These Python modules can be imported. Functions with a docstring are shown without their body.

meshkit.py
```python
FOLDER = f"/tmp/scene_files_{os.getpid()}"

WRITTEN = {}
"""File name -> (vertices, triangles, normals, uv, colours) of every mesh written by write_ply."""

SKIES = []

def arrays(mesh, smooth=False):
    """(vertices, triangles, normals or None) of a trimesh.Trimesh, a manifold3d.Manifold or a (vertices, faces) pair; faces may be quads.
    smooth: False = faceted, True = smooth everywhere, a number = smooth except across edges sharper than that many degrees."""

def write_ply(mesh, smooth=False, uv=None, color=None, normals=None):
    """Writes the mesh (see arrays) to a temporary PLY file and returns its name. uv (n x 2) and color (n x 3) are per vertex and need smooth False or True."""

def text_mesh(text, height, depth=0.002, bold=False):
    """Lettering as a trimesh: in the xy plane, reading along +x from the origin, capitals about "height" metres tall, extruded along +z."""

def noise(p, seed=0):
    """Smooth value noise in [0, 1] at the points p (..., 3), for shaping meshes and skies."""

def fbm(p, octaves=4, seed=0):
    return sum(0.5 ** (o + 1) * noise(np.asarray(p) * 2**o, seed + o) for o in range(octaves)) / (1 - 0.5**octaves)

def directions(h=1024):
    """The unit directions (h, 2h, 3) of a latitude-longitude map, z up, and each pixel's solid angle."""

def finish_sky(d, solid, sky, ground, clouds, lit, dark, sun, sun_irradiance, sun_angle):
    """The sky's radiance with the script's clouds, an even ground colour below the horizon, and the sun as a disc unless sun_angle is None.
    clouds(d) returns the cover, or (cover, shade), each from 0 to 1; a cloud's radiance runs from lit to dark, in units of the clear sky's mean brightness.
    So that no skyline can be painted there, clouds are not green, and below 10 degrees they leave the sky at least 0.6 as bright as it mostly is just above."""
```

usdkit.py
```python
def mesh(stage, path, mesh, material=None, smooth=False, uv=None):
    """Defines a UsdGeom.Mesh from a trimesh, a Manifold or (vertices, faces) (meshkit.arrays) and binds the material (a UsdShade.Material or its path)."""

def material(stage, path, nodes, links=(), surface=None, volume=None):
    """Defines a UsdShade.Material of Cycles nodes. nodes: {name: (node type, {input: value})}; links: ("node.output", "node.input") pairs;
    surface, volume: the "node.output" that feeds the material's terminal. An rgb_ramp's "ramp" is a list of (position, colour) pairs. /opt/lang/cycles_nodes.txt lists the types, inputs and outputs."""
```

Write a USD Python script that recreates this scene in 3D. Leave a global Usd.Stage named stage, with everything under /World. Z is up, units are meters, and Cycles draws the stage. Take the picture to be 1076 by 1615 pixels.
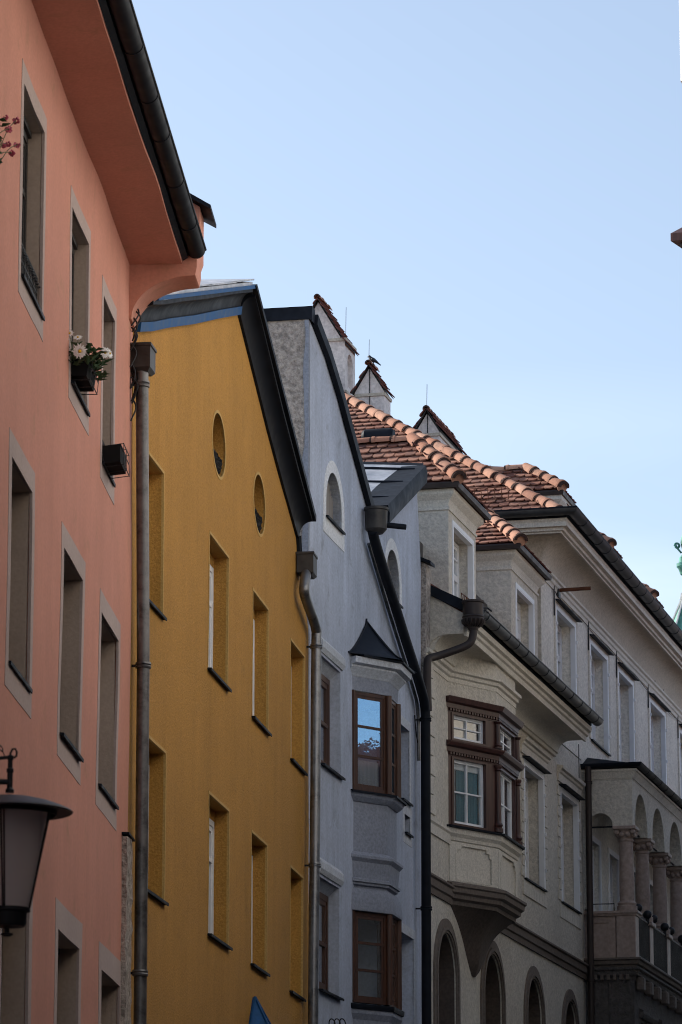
import math, random
import numpy as np
import trimesh, manifold3d as m3
import shapely.geometry as sg
from shapely.ops import unary_union
from shapely import affinity
import usdkit, meshkit
from pxr import Usd, UsdGeom, UsdLux, UsdShade, Gf, Sdf

stage = Usd.Stage.CreateInMemory()
UsdGeom.SetStageUpAxis(stage, 'Z')
UsdGeom.SetStageMetersPerUnit(stage, 1.0)
UsdGeom.Xform.Define(stage, '/World')
UsdGeom.Scope.Define(stage, '/World/Looks')
RNG = random.Random(11)
NP = np.random.default_rng(11)

# ------------------------------------------------------------------ camera
F, CAMZ = 6056.0, 1.7                      # focal length in photo pixels (135 mm on full frame)
PITCH = math.atan(1392.5 / F)
CT, ST = math.cos(PITCH), math.sin(PITCH)
cam = UsdGeom.Camera.Define(stage, '/World/camera')
cam.AddTranslateOp().Set(Gf.Vec3d(0, 0, CAMZ))
cam.AddRotateXOp().Set(90 + math.degrees(PITCH))
cam.CreateFocalLengthAttr(135.0)
cam.CreateHorizontalApertureAttr(1076 / F * 135.0)
cam.CreateVerticalApertureAttr(1615 / F * 135.0)
cam.CreateFStopAttr(9.0)
cam.CreateFocusDistanceAttr(52.0)
cam.CreateExposureAttr(0.93)

# ------------------------------------------------------------------ sky and sun
SUN_AZ, SUN_EL = math.radians(-58), math.radians(28)      # azimuth from +y towards +x
SKY_STRENGTH, SUN_STRENGTH = 0.125, 1.05
dome = UsdLux.DomeLight.Define(stage, '/World/sky')
dome.CreateIntensityAttr(1.0)
dome.GetPrim().SetCustomDataByKey('kind', 'structure')
sky_mat = usdkit.material(stage, '/World/Looks/sky_look', {
    'tc': ('texture_coordinate', {}),
    'sky': ('sky_texture', {'sky_type': 'single_scattering', 'sun_disc': False, 'sun_elevation': SUN_EL, 'sun_rotation': SUN_AZ,
                            'altitude': 574.0, 'air_density': 1.0, 'aerosol_density': 2.0, 'ozone_density': 3.0}),
    'hs': ('hsv', {'hue': 0.495, 'saturation': 0.74, 'value': 0.85}),
    'map': ('mapping', {'scale': (1.0, 1.0, 3.2)}),
    'no': ('noise_texture', {'scale': 3.4, 'detail': 6.0, 'roughness': 0.5, 'distortion': 0.2}),
    'sep': ('separate_xyz', {}),
    'low': ('map_range', {'from_min': 0.262, 'from_max': 0.18, 'to_min': 0.0, 'to_max': 0.42, 'clamp': True}),
    'cl': ('map_range', {'from_min': 0.42, 'from_max': 0.64, 'to_min': 0.0, 'to_max': 1.0, 'clamp': True}),
    'mul': ('math', {'math_type': 'multiply'}),
    'mx': ('mix', {'color2': (7.6, 8.0, 8.6)}),
    'bg': ('background_shader', {'strength': SKY_STRENGTH})},
    [('tc.generated', 'map.vector'), ('map.vector', 'no.vector'), ('tc.generated', 'sep.vector'), ('sep.z', 'low.value'), ('no.fac', 'cl.value'),
     ('low.result', 'mul.value1'), ('cl.result', 'mul.value2'), ('mul.value', 'mx.fac'), ('sky.color', 'hs.color'), ('hs.color', 'mx.color1'), ('mx.color', 'bg.color')],
    surface='bg.background')
UsdShade.MaterialBindingAPI.Apply(dome.GetPrim()).Bind(sky_mat)
sun = UsdLux.DistantLight.Define(stage, '/World/sun')
sun.CreateIntensityAttr(SUN_STRENGTH)
sun.CreateAngleAttr(0.53)
sun.CreateColorAttr(Gf.Vec3f(1.0, 0.94, 0.85))
sun.GetPrim().CreateAttribute('inputs:normalize', Sdf.ValueTypeNames.Bool).Set(True)
sx, sy, sz_ = math.sin(SUN_AZ) * math.cos(SUN_EL), math.cos(SUN_AZ) * math.cos(SUN_EL), math.sin(SUN_EL)
m = Gf.Matrix4d().SetLookAt(Gf.Vec3d(sx, sy, sz_), Gf.Vec3d(0, 0, 0), Gf.Vec3d(0, 0, 1)).GetInverse()
UsdGeom.Xformable(sun).AddTransformOp().Set(m)

# ------------------------------------------------------------------ measuring: a ray of the camera met with a real facade plane
def ray(u, v):
    a, b = (u - 538) / F, (807.5 - v) / F
    return (a, CT - b * ST, ST + b * CT)

def at_y(u, v, y):
    d = ray(u, v); t = y / d[1]
    return (d[0] * t, y, CAMZ + d[2] * t)

def azimuth(u):
    r = ray(u, 2200)
    return math.atan2(r[0], r[1])

# ------------------------------------------------------------------ materials
MAT = {}
def mat(name, nodes, links, surface='p.BSDF'):
    MAT[name] = usdkit.material(stage, '/World/Looks/' + name, nodes, links, surface)
    return MAT[name]

def mul3(c, k): return tuple(min(1.0, x * k) for x in c)

def plaster(name, col, dark=0.72, grain=38.0, bump=0.5, streak=0.35, dist=0.012, rough=0.9, dirt=(0.12, 0.11, 0.10), dirt_amt=0.25, gv=(0.80, 1.12), cv=(0.90, 1.08)):
    """Lime render: mottled tone, vertical rain streaks, a trowelled or sprayed grain, grime blotches."""
    return mat(name, {
        'g': ('geometry', {}),
        'n1': ('noise_texture', {'scale': 0.55, 'detail': 5.0, 'roughness': 0.6}),
        'ms': ('mapping', {'scale': (2.1, 2.1, 0.17)}),
        'n2': ('noise_texture', {'scale': 1.0, 'detail': 8.0, 'roughness': 0.72, 'distortion': 0.5}),
        'n3': ('noise_texture', {'scale': grain, 'detail': 4.0, 'roughness': 0.65}),
        'n4': ('noise_texture', {'scale': 2.3, 'detail': 8.0, 'roughness': 0.7, 'distortion': 0.4}),
        'r1': ('map_range', {'from_min': 0.3, 'from_max': 0.7, 'to_min': 0.0, 'to_max': 1.0, 'clamp': True}),
        'r2': ('map_range', {'from_min': 0.42, 'from_max': 0.75, 'to_min': 0.0, 'to_max': streak, 'clamp': True}),
        'r4': ('map_range', {'from_min': 0.56, 'from_max': 0.76, 'to_min': 0.0, 'to_max': dirt_amt, 'clamp': True}),
        'r3': ('map_range', {'from_min': 0.35, 'from_max': 0.65, 'to_min': gv[0], 'to_max': gv[1], 'clamp': True}),
        'c1': ('mix', {'color1': mul3(col, cv[0]), 'color2': mul3(col, cv[1])}),
        'c2': ('mix', {'color2': mul3(col, dark)}),
        'c4': ('mix', {'color2': dirt}),
        'c3': ('mix', {'mix_type': 'multiply', 'fac': 1.0}),
        'b': ('bump', {'strength': bump, 'distance': dist}),
        'p': ('principled_bsdf', {'roughness': rough, 'specular_ior_level': 0.2})},
        [('g.position', 'n1.vector'), ('g.position', 'ms.vector'), ('ms.vector', 'n2.vector'), ('g.position', 'n3.vector'), ('g.position', 'n4.vector'),
         ('n1.fac', 'r1.value'), ('n2.fac', 'r2.value'), ('n4.fac', 'r4.value'), ('n3.fac', 'r3.value'),
         ('r1.result', 'c1.fac'), ('c1.color', 'c2.color1'), ('r2.result', 'c2.fac'), ('c2.color', 'c4.color1'), ('r4.result', 'c4.fac'),
         ('c4.color', 'c3.color1'), ('r3.result', 'c3.color2'),
         ('c3.color', 'p.base_color'), ('n3.fac', 'b.height'), ('b.normal', 'p.normal')])

def metal(name, col, rough=0.45, metallic=0.6, var=0.35, bump=0.15):
    return mat(name, {
        'g': ('geometry', {}),
        'n1': ('noise_texture', {'scale': 3.5, 'detail': 7.0, 'roughness': 0.7}),
        'n2': ('noise_texture', {'scale': 45.0, 'detail': 3.0, 'roughness': 0.6}),
        'r1': ('map_range', {'from_min': 0.35, 'from_max': 0.7, 'to_min': 0.0, 'to_max': 1.0, 'clamp': True}),
        'c1': ('mix', {'color1': mul3(col, 1 - var), 'color2': mul3(col, 1 + var)}),
        'rr': ('map_range', {'from_min': 0.3, 'from_max': 0.7, 'to_min': max(0.05, rough - 0.12), 'to_max': min(1.0, rough + 0.15), 'clamp': True}),
        'b': ('bump', {'strength': bump, 'distance': 0.004}),
        'p': ('principled_bsdf', {'metallic': metallic, 'specular_ior_level': 0.5 if metallic > 0.2 else 0.09})},
        [('g.position', 'n1.vector'), ('g.position', 'n2.vector'), ('n1.fac', 'r1.value'), ('r1.result', 'c1.fac'), ('n1.fac', 'rr.value'),
         ('c1.color', 'p.base_color'), ('rr.result', 'p.roughness'), ('n2.fac', 'b.height'), ('b.normal', 'p.normal')])

def wood(name, col, rough=0.5):
    return mat(name, {
        'g': ('geometry', {}),
        'ms': ('mapping', {'scale': (30.0, 30.0, 2.0)}),
        'n': ('noise_texture', {'scale': 1.0, 'detail': 6.0, 'roughness': 0.65}),
        'r': ('map_range', {'from_min': 0.3, 'from_max': 0.7, 'to_min': 0.0, 'to_max': 1.0, 'clamp': True}),
        'c': ('mix', {'color1': mul3(col, 0.55), 'color2': mul3(col, 1.5)}),
        'b': ('bump', {'strength': 0.25, 'distance': 0.003}),
        'p': ('principled_bsdf', {'roughness': rough})},
        [('g.position', 'ms.vector'), ('ms.vector', 'n.vector'), ('n.fac', 'r.value'), ('r.result', 'c.fac'), ('c.color', 'p.base_color'),
         ('n.fac', 'b.height'), ('b.normal', 'p.normal')])

def tile(name, cols, island=False):
    """Fired clay; each tile its own tone from a random number per object, or per loose piece in a joined mesh."""
    src = ('geometry', {}) if island else ('object_info', {})
    return mat(name, {
        'g': ('geometry', {}), 'o': src,
        'rp': ('rgb_ramp', {'ramp': [(0, cols[0]), (0.45, cols[1]), (0.8, cols[2]), (1.0, cols[3])]}),
        'n': ('noise_texture', {'scale': 9.0, 'detail': 7.0, 'roughness': 0.7}),
        'r': ('map_range', {'from_min': 0.5, 'from_max': 0.75, 'to_min': 0.0, 'to_max': 0.6, 'clamp': True}),
        'c': ('mix', {'color2': (0.10, 0.075, 0.06)}),
        'n2': ('noise_texture', {'scale': 70.0, 'detail': 2.0}),
        'b': ('bump', {'strength': 0.3, 'distance': 0.005}),
        'p': ('principled_bsdf', {'roughness': 0.85, 'specular_ior_level': 0.25})},
        [('o.random_per_island' if island else 'o.random', 'rp.fac'), ('g.position', 'n.vector'), ('n.fac', 'r.value'), ('r.result', 'c.fac'),
         ('rp.color', 'c.color1'), ('c.color', 'p.base_color'), ('g.position', 'n2.vector'), ('n2.fac', 'b.height'), ('b.normal', 'p.normal')])

def plain(name, col, rough=0.6, metallic=0.0, spec=0.4, vscale=6.0, var=0.12):
    return mat(name, {
        'g': ('geometry', {}), 'n': ('noise_texture', {'scale': vscale, 'detail': 5.0, 'roughness': 0.6}),
        'c': ('mix', {'color1': mul3(col, 1 - var), 'color2': mul3(col, 1 + var)}),
        'p': ('principled_bsdf', {'roughness': rough, 'metallic': metallic, 'specular_ior_level': spec})},
        [('g.position', 'n.vector'), ('n.fac', 'c.fac'), ('c.color', 'p.base_color')])

plaster('pink_plaster', (0.575, 0.262, 0.190), dark=0.8, grain=30, bump=0.25, streak=0.5, dirt=(0.33, 0.20, 0.11), dirt_amt=0.5, gv=(0.93, 1.05))
plaster('grey_band', (0.44, 0.345, 0.315), dark=0.85, grain=30, bump=0.2, streak=0.3, dirt_amt=0.1, gv=(0.93, 1.05))
plaster('taupe_reveal', (0.43, 0.335, 0.275), dark=0.8, grain=30, bump=0.25, streak=0.5, dirt_amt=0.2, gv=(0.92, 1.05))
plaster('yellow_plaster', (0.475, 0.243, 0.055), dark=0.72, grain=42, bump=0.9, streak=0.5, dist=0.014, dirt=(0.19, 0.115, 0.035), dirt_amt=0.3)
plaster('yellow_bead', (0.52, 0.33, 0.11), dark=0.85, grain=42, bump=0.2, streak=0.3, dirt_amt=0.1)
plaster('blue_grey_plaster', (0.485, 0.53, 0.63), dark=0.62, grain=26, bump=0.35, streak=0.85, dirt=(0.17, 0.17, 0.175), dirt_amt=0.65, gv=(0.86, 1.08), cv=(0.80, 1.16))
plaster('white_plaster', (0.56, 0.585, 0.63), dark=0.72, grain=26, bump=0.3, streak=0.5, dirt=(0.2, 0.18, 0.16), dirt_amt=0.4)
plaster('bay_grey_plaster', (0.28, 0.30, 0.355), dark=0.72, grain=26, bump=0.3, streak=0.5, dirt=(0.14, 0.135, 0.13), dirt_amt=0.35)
plaster('rough_cast', (0.46, 0.40, 0.355), dark=0.7, grain=15, bump=1.0, streak=0.3, dist=0.06, dirt=(0.16, 0.13, 0.115), dirt_amt=0.7, gv=(0.55, 1.25))
plaster('pale_stone_plaster', (0.79, 0.75, 0.67), dark=0.74, grain=17, bump=0.9, streak=0.45, dist=0.028, dirt=(0.19, 0.175, 0.15), dirt_amt=0.35)
plaster('stone_plaster', (0.625, 0.58, 0.505), dark=0.74, grain=17, bump=0.9, streak=0.45, dist=0.028, dirt=(0.16, 0.14, 0.115), dirt_amt=0.35)
plaster('stone_smooth', (0.66, 0.615, 0.54), dark=0.72, grain=34, bump=0.3, streak=0.5, dirt=(0.17, 0.15, 0.125), dirt_amt=0.35)
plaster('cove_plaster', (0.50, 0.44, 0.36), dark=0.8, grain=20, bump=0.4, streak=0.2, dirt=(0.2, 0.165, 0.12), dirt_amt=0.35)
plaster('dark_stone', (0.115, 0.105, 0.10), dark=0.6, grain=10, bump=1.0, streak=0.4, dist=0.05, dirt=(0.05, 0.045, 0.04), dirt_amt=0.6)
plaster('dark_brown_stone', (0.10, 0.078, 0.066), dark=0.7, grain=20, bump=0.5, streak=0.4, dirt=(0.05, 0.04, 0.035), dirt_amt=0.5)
plaster('brown_stone', (0.175, 0.145, 0.125), dark=0.7, grain=20, bump=0.5, streak=0.4, dirt=(0.08, 0.065, 0.055), dirt_amt=0.5)
plaster('red_marble', (0.38, 0.295, 0.255), dark=0.65, grain=12, bump=0.35, streak=0.4, dirt=(0.2, 0.14, 0.12), dirt_amt=0.7, rough=0.55)
plaster('chimney_plaster', (0.68, 0.61, 0.57), dark=0.75, grain=14, bump=0.5, streak=0.5, dist=0.02, dirt=(0.2, 0.16, 0.13), dirt_amt=0.5)
plaster('opposite_cream', (0.53, 0.51, 0.47), dirt_amt=0.1)
plaster('opposite_white', (0.78, 0.77, 0.75), dirt_amt=0.0, streak=0.1)
plaster('opposite_ochre', (0.50, 0.455, 0.39), dirt_amt=0.1)
metal('black_sheet', (0.012, 0.015, 0.021), rough=0.55, metallic=0.15)
metal('charcoal_sheet', (0.011, 0.013, 0.018), rough=0.55, metallic=0.0)
metal('lantern_metal', (0.05, 0.045, 0.048), rough=0.5, metallic=0.3)
metal('gutter_grey', (0.06, 0.064, 0.068), rough=0.45, metallic=0.45)
metal('blue_sheet', (0.016, 0.075, 0.20), rough=0.5, metallic=0.1)
metal('roof_sheet', (0.46, 0.47, 0.50), rough=0.45, metallic=0.5)
metal('zinc', (0.20, 0.205, 0.215), rough=0.36, metallic=0.75, var=0.3)
metal('old_zinc', (0.15, 0.148, 0.15), rough=0.36, metallic=0.7, var=0.4)
metal('dark_hopper', (0.050, 0.047, 0.045), rough=0.5, metallic=0.5, var=0.5)
metal('rust_pipe', (0.034, 0.023, 0.02), rough=0.5, metallic=0.3)
metal('iron', (0.022, 0.022, 0.025), rough=0.5, metallic=0.5)
metal('rusty_iron', (0.14, 0.06, 0.035), rough=0.7, metallic=0.2)
metal('verdigris', (0.10, 0.26, 0.22), rough=0.6, metallic=0.2, var=0.5)
metal('slate_sheet', (0.011, 0.013, 0.019), rough=0.5, metallic=0.0, var=0.5, bump=0.5)
metal('brass', (0.30, 0.19, 0.08), rough=0.4, metallic=0.8)
wood('brown_wood', (0.058, 0.021, 0.009))
wood('mahogany', (0.055, 0.022, 0.018), rough=0.42)
wood('dark_wood', (0.02, 0.017, 0.016))
plain('white_paint', (0.74, 0.75, 0.77), rough=0.45)
plain('grey_paint', (0.55, 0.53, 0.50), rough=0.5)
plain('black_plastic', (0.010, 0.010, 0.011), rough=0.8, spec=0.1)
plain('soil_net', (0.02, 0.019, 0.019), rough=0.9, spec=0.1)
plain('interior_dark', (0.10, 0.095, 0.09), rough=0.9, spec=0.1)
plain('curtain_teal', (0.09, 0.27, 0.31), rough=0.9, spec=0.1)
plain('curtain_white', (0.62, 0.60, 0.57), rough=0.9, spec=0.1)
plain('petal_white', (0.80, 0.79, 0.78), rough=0.7, spec=0.2)
plain('petal_pink', (0.60, 0.15, 0.22), rough=0.7, spec=0.2, vscale=30, var=0.4)
plain('flower_yellow', (0.75, 0.48, 0.05), rough=0.8, spec=0.2)
plain('leaf_green', (0.045, 0.085, 0.035), rough=0.6, vscale=25, var=0.4)
plain('stem_green', (0.09, 0.11, 0.05), rough=0.7)
plain('feather_black', (0.012, 0.012, 0.015), rough=0.5, vscale=40)
plain('grey_shutter', (0.24, 0.215, 0.195), rough=0.7)
plaster('limewash', (0.74, 0.75, 0.77), dark=0.8, grain=26, bump=0.3, streak=0.4, dirt=(0.35, 0.34, 0.33), dirt_amt=0.3)
plain('dark_mortar', (0.055, 0.035, 0.03), rough=0.95, spec=0.1, vscale=30, var=0.4)
plain('blind_fabric', (0.42, 0.40, 0.37), rough=0.9)
plain('asphalt', (0.05, 0.05, 0.052), rough=0.9, vscale=3, var=0.3)
mat('paving', {'g': ('geometry', {}), 'b': ('brick_texture', {'scale': 4.0, 'color1': (0.20, 0.19, 0.18), 'color2': (0.15, 0.145, 0.14), 'mortar': (0.07, 0.065, 0.06)}),
    'p': ('principled_bsdf', {'roughness': 0.85})}, [('g.position', 'b.vector'), ('b.color', 'p.base_color')])
TC = [(0.19, 0.075, 0.052), (0.28, 0.125, 0.085), (0.36, 0.18, 0.125), (0.12, 0.055, 0.045)]
tile('clay_tile', TC); tile('clay_tile_joined', TC, True)
TR = [(0.36, 0.155, 0.095), (0.46, 0.235, 0.155), (0.52, 0.30, 0.21), (0.30, 0.125, 0.08)]
tile('ridge_clay', TR)
TD = [(0.10, 0.032, 0.026), (0.135, 0.046, 0.036), (0.16, 0.06, 0.045), (0.085, 0.03, 0.026)]
tile('dark_red_tile', TD)
tile('dark_red_tile_joined', TD, True)
mat('glass', {
    'g': ('geometry', {}), 'n': ('noise_texture', {'scale': 3.0, 'detail': 2.0}), 'b': ('bump', {'strength': 0.07, 'distance': 0.012}),
    'f': ('layer_weight', {'blend': 0.5}), 'q': ('math', {'math_type': 'power', 'value2': 4.0}), 'k': ('math', {'math_type': 'multiply_add', 'value2': 0.88, 'value3': 0.12}),
    't': ('transparent_bsdf', {'color': (0.95, 0.965, 0.96)}), 's': ('glossy_bsdf', {'color': (0.95, 0.96, 1.0), 'roughness': 0.01}), 'm': ('mix_closure', {})},
    [('g.position', 'n.vector'), ('n.fac', 'b.height'), ('b.normal', 's.normal'), ('b.normal', 'f.normal'), ('f.facing', 'q.value1'), ('q.value', 'k.value1'), ('k.value', 'm.fac'),
     ('t.BSDF', 'm.closure1'), ('s.BSDF', 'm.closure2')], surface='m.closure')
mat('coated_glass', {
    'g': ('geometry', {}), 'n': ('noise_texture', {'scale': 5.0, 'detail': 3.0}), 'b': ('bump', {'strength': 0.10, 'distance': 0.012}),
    'f': ('layer_weight', {'blend': 0.5}), 'q': ('math', {'math_type': 'power', 'value2': 4.0}), 'k': ('math', {'math_type': 'multiply_add', 'value2': 0.70, 'value3': 0.27}),
    't': ('transparent_bsdf', {'color': (0.95, 0.965, 0.96)}), 's': ('glossy_bsdf', {'color': (0.34, 0.60, 0.88), 'roughness': 0.015}), 'm': ('mix_closure', {})},
    [('g.position', 'n.vector'), ('n.fac', 'b.height'), ('b.normal', 's.normal'), ('b.normal', 'f.normal'), ('f.facing', 'q.value1'), ('q.value', 'k.value1'), ('k.value', 'm.fac'),
     ('t.BSDF', 'm.closure1'), ('s.BSDF', 'm.closure2')], surface='m.closure')
plain('curtained_pane', (0.09, 0.09, 0.09), rough=0.35)
mat('frosted_glass', {
    'g': ('geometry', {}), 'n': ('noise_texture', {'scale': 160.0, 'detail': 2.0}), 'b': ('bump', {'strength': 0.5, 'distance': 0.004}),
    't': ('translucent_bsdf', {'color': (0.92, 0.84, 0.83)}), 'd': ('diffuse_bsdf', {'color': (0.74, 0.68, 0.68)}), 'g2': ('glossy_bsdf', {'color': (0.8, 0.8, 0.85), 'roughness': 0.35}),
    'm': ('mix_closure', {'fac': 0.5}), 'm2': ('mix_closure', {'fac': 0.06})},
    [('g.position', 'n.vector'), ('n.fac', 'b.height'), ('b.normal', 'd.normal'), ('b.normal', 'g2.normal'), ('t.BSDF', 'm.closure1'), ('d.BSDF', 'm.closure2'),
     ('m.closure', 'm2.closure1'), ('g2.BSDF', 'm2.closure2')], surface='m2.closure')

# ------------------------------------------------------------------ prims
USED = {}
def unique(parent, name):
    k = USED.get((parent, name), 0); USED[(parent, name)] = k + 1
    return f'{parent}/{name}' + (f'_{k:03d}' if k else '')

def tag(path, label=None, cat=None, group=None, kind=None):
    p = stage.GetPrimAtPath(path)
    for k, v in (('label', label), ('category', cat), ('group', group), ('kind', kind)):
        if v: p.SetCustomDataByKey(k, v)

def thing(name, label, cat, loc=(0, 0, 0), rotz=0.0, group=None, kind=None):
    path = unique('/World', name)
    x = UsdGeom.Xform.Define(stage, path)
    x.AddTranslateOp().Set(Gf.Vec3d(*map(float, loc)))
    if rotz: x.AddRotateZOp().Set(math.degrees(rotz))
    tag(path, label, cat, group, kind)
    return path

def add(parent, name, mesh, material, smooth=False, label=None, kind=None):
    """One Mesh prim under its thing or part."""
    path = unique(parent, name)
    usdkit.mesh(stage, path, mesh, MAT[material], smooth)
    tag(path, label, kind=kind)
    return path

# ------------------------------------------------------------------ meshes, in a house's own axes: x = o (out of the wall), y = s (along the street), z up
def box(o0, o1, s0, s1, z0, z1):
    b = trimesh.creation.box([abs(o1 - o0), abs(s1 - s0), abs(z1 - z0)])
    b.apply_translation([(o0 + o1) / 2, (s0 + s1) / 2, (z0 + z1) / 2])
    return b

def rbox(o0, o1, s0, s1, z0, z1, r=0.01):
    """A box with its edges bevelled."""
    pts = []
    for a in (o0, o1):
        for b in (s0, s1):
            for c in (z0, z1):
                da, db, dc = (r if a == min(o0, o1) else -r), (r if b == min(s0, s1) else -r), (r if c == min(z0, z1) else -r)
                pts += [(a, b + db, c + dc), (a + da, b, c + dc), (a + da, b + db, c)]
    return tm(m3.Manifold.hull_points(np.array(pts, float)))

def tm(man):
    v, f, _ = meshkit.arrays(man)
    return trimesh.Trimesh(v, f, process=False)

def cat(ms):
    ms = [m for m in ms if m is not None]
    return trimesh.util.concatenate(ms)

def rings(poly):
    out = []
    for g in getattr(poly, 'geoms', [poly]):
        if g.geom_type != 'Polygon' or g.is_empty: continue
        out.append(np.array(g.exterior.coords)[:-1])
        out += [np.array(i.coords)[:-1] for i in g.interiors]
    return out

def prism(poly, e0, e1, axes='sz', refine=None):
    """A shapely polygon drawn in (s,z), (o,z) or (o,s), extruded along the third axis from e0 to e1."""
    if not hasattr(poly, 'geom_type'): poly = sg.Polygon(poly)
    cs = m3.CrossSection(rings(poly.buffer(0)), m3.FillRule.EvenOdd)
    man = cs.extrude(abs(e1 - e0))
    if refine: man = man.refine_to_length(refine)
    v, f, _ = meshkit.arrays(man)
    e = v[:, 2] + min(e0, e1)
    if axes == 'sz': w = np.stack([e, v[:, 0], v[:, 1]], 1)
    elif axes == 'oz': w, f = np.stack([v[:, 0], e, v[:, 1]], 1), f[:, ::-1]
    else: w = np.stack([v[:, 0], v[:, 1], e], 1)
    return trimesh.Trimesh(w, f, process=False)

def sweep(path, profile, cap=True):
    """A closed profile [(d, z)] carried along a plan path [(o, s)] with mitred corners; d is measured to the path's right (out of a wall for a path along +s)."""
    P = np.array(path, float); n = len(P)
    t = np.diff(P, axis=0); t /= np.linalg.norm(t, axis=1)[:, None]
    nor = np.stack([t[:, 1], -t[:, 0]], 1)
    mit = np.zeros_like(P)
    mit[0], mit[-1] = nor[0], nor[-1]
    for i in range(1, n - 1):
        b = nor[i - 1] + nor[i]
        mit[i] = b / (1 + nor[i - 1] @ nor[i])
    Q = np.array(profile, float); k = len(Q)
    if sg.Polygon(Q).exterior.is_ccw is False: Q = Q[::-1]
    V = np.zeros((n, k, 3))
    V[:, :, :2] = P[:, None] + mit[:, None] * Q[None, :, :1]
    V[:, :, 2] = Q[None, :, 1]
    V = V.reshape(-1, 3); Fs = []
    for i in range(n - 1):
        for j in range(k):
            a, b, c, d = i * k + j, i * k + (j + 1) % k, (i + 1) * k + (j + 1) % k, (i + 1) * k + j
            Fs += [(a, b, c), (a, c, d)]
    if cap:
        tv, tf = trimesh.creation.triangulate_polygon(sg.Polygon(Q), engine='earcut')
        idx = [int(np.argmin(np.linalg.norm(Q - x, axis=1))) for x in tv]
        for f in tf:
            a, b, c = (idx[q] for q in f)
            if len({a, b, c}) == 3:
                Fs.append((a, c, b)); Fs.append(((n - 1) * k + a, (n - 1) * k + b, (n - 1) * k + c))
    mm = trimesh.Trimesh(V, Fs, process=False)
    trimesh.repair.fix_normals(mm)
    return mm

def tube(pts, r, n=12, cap=True):
    P = np.array(pts, float); R = np.broadcast_to(np.array(r, float), (len(P),))
    T = np.gradient(P, axis=0); T /= np.linalg.norm(T, axis=1)[:, None] + 1e-12
    a = np.array([0, 0, 1.0]) if abs(T[0, 2]) < 0.9 else np.array([1.0, 0, 0])
    X = np.cross(T[0], a); X /= np.linalg.norm(X)
    V = []
    for i in range(len(P)):
        X = X - T[i] * (X @ T[i]); X /= np.linalg.norm(X)
        Y = np.cross(T[i], X)
        th = np.arange(n) * 2 * math.pi / n
        V.append(P[i] + R[i] * (np.cos(th)[:, None] * X + np.sin(th)[:, None] * Y))
    V = np.vstack(V); Fs = []
    for i in range(len(P) - 1):
        for j in range(n):
            a, b, c, d = i * n + j, i * n + (j + 1) % n, (i + 1) * n + (j + 1) % n, (i + 1) * n + j
            Fs += [(a, b, c), (a, c, d)]
    if cap:
        for j in range(1, n - 1):
            Fs.append((0, j + 1, j)); o = (len(P) - 1) * n; Fs.append((o, o + j, o + j + 1))
    return trimesh.Trimesh(V, Fs, process=False)

def smooth_path(pts, k=6):
    """Catmull-Rom through the points."""
    P = np.array(pts, float); P = np.vstack([2 * P[0] - P[1], P, 2 * P[-1] - P[-2]]); out = []
    for i in range(1, len(P) - 2):
        for t in np.linspace(0, 1, k, endpoint=False):
            a, b, c, d = P[i - 1:i + 3]
            out.append(0.5 * (2 * b + (c - a) * t + (2 * a - 5 * b + 4 * c - d) * t * t + (3 * b - a - 3 * c + d) * t ** 3))
    out.append(P[-2])
    return out

def lathe(profile, o, s, z, n=20):
    L = trimesh.creation.revolve(np.array(profile, float), sections=n)
    L.apply_translation([o, s, z])
    return L

def ball(o, s, z, r, sc=(1, 1, 1), sub=2):
    b = trimesh.creation.icosphere(sub, r); b.apply_scale(sc); b.apply_translation([o, s, z])
    return b

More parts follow.
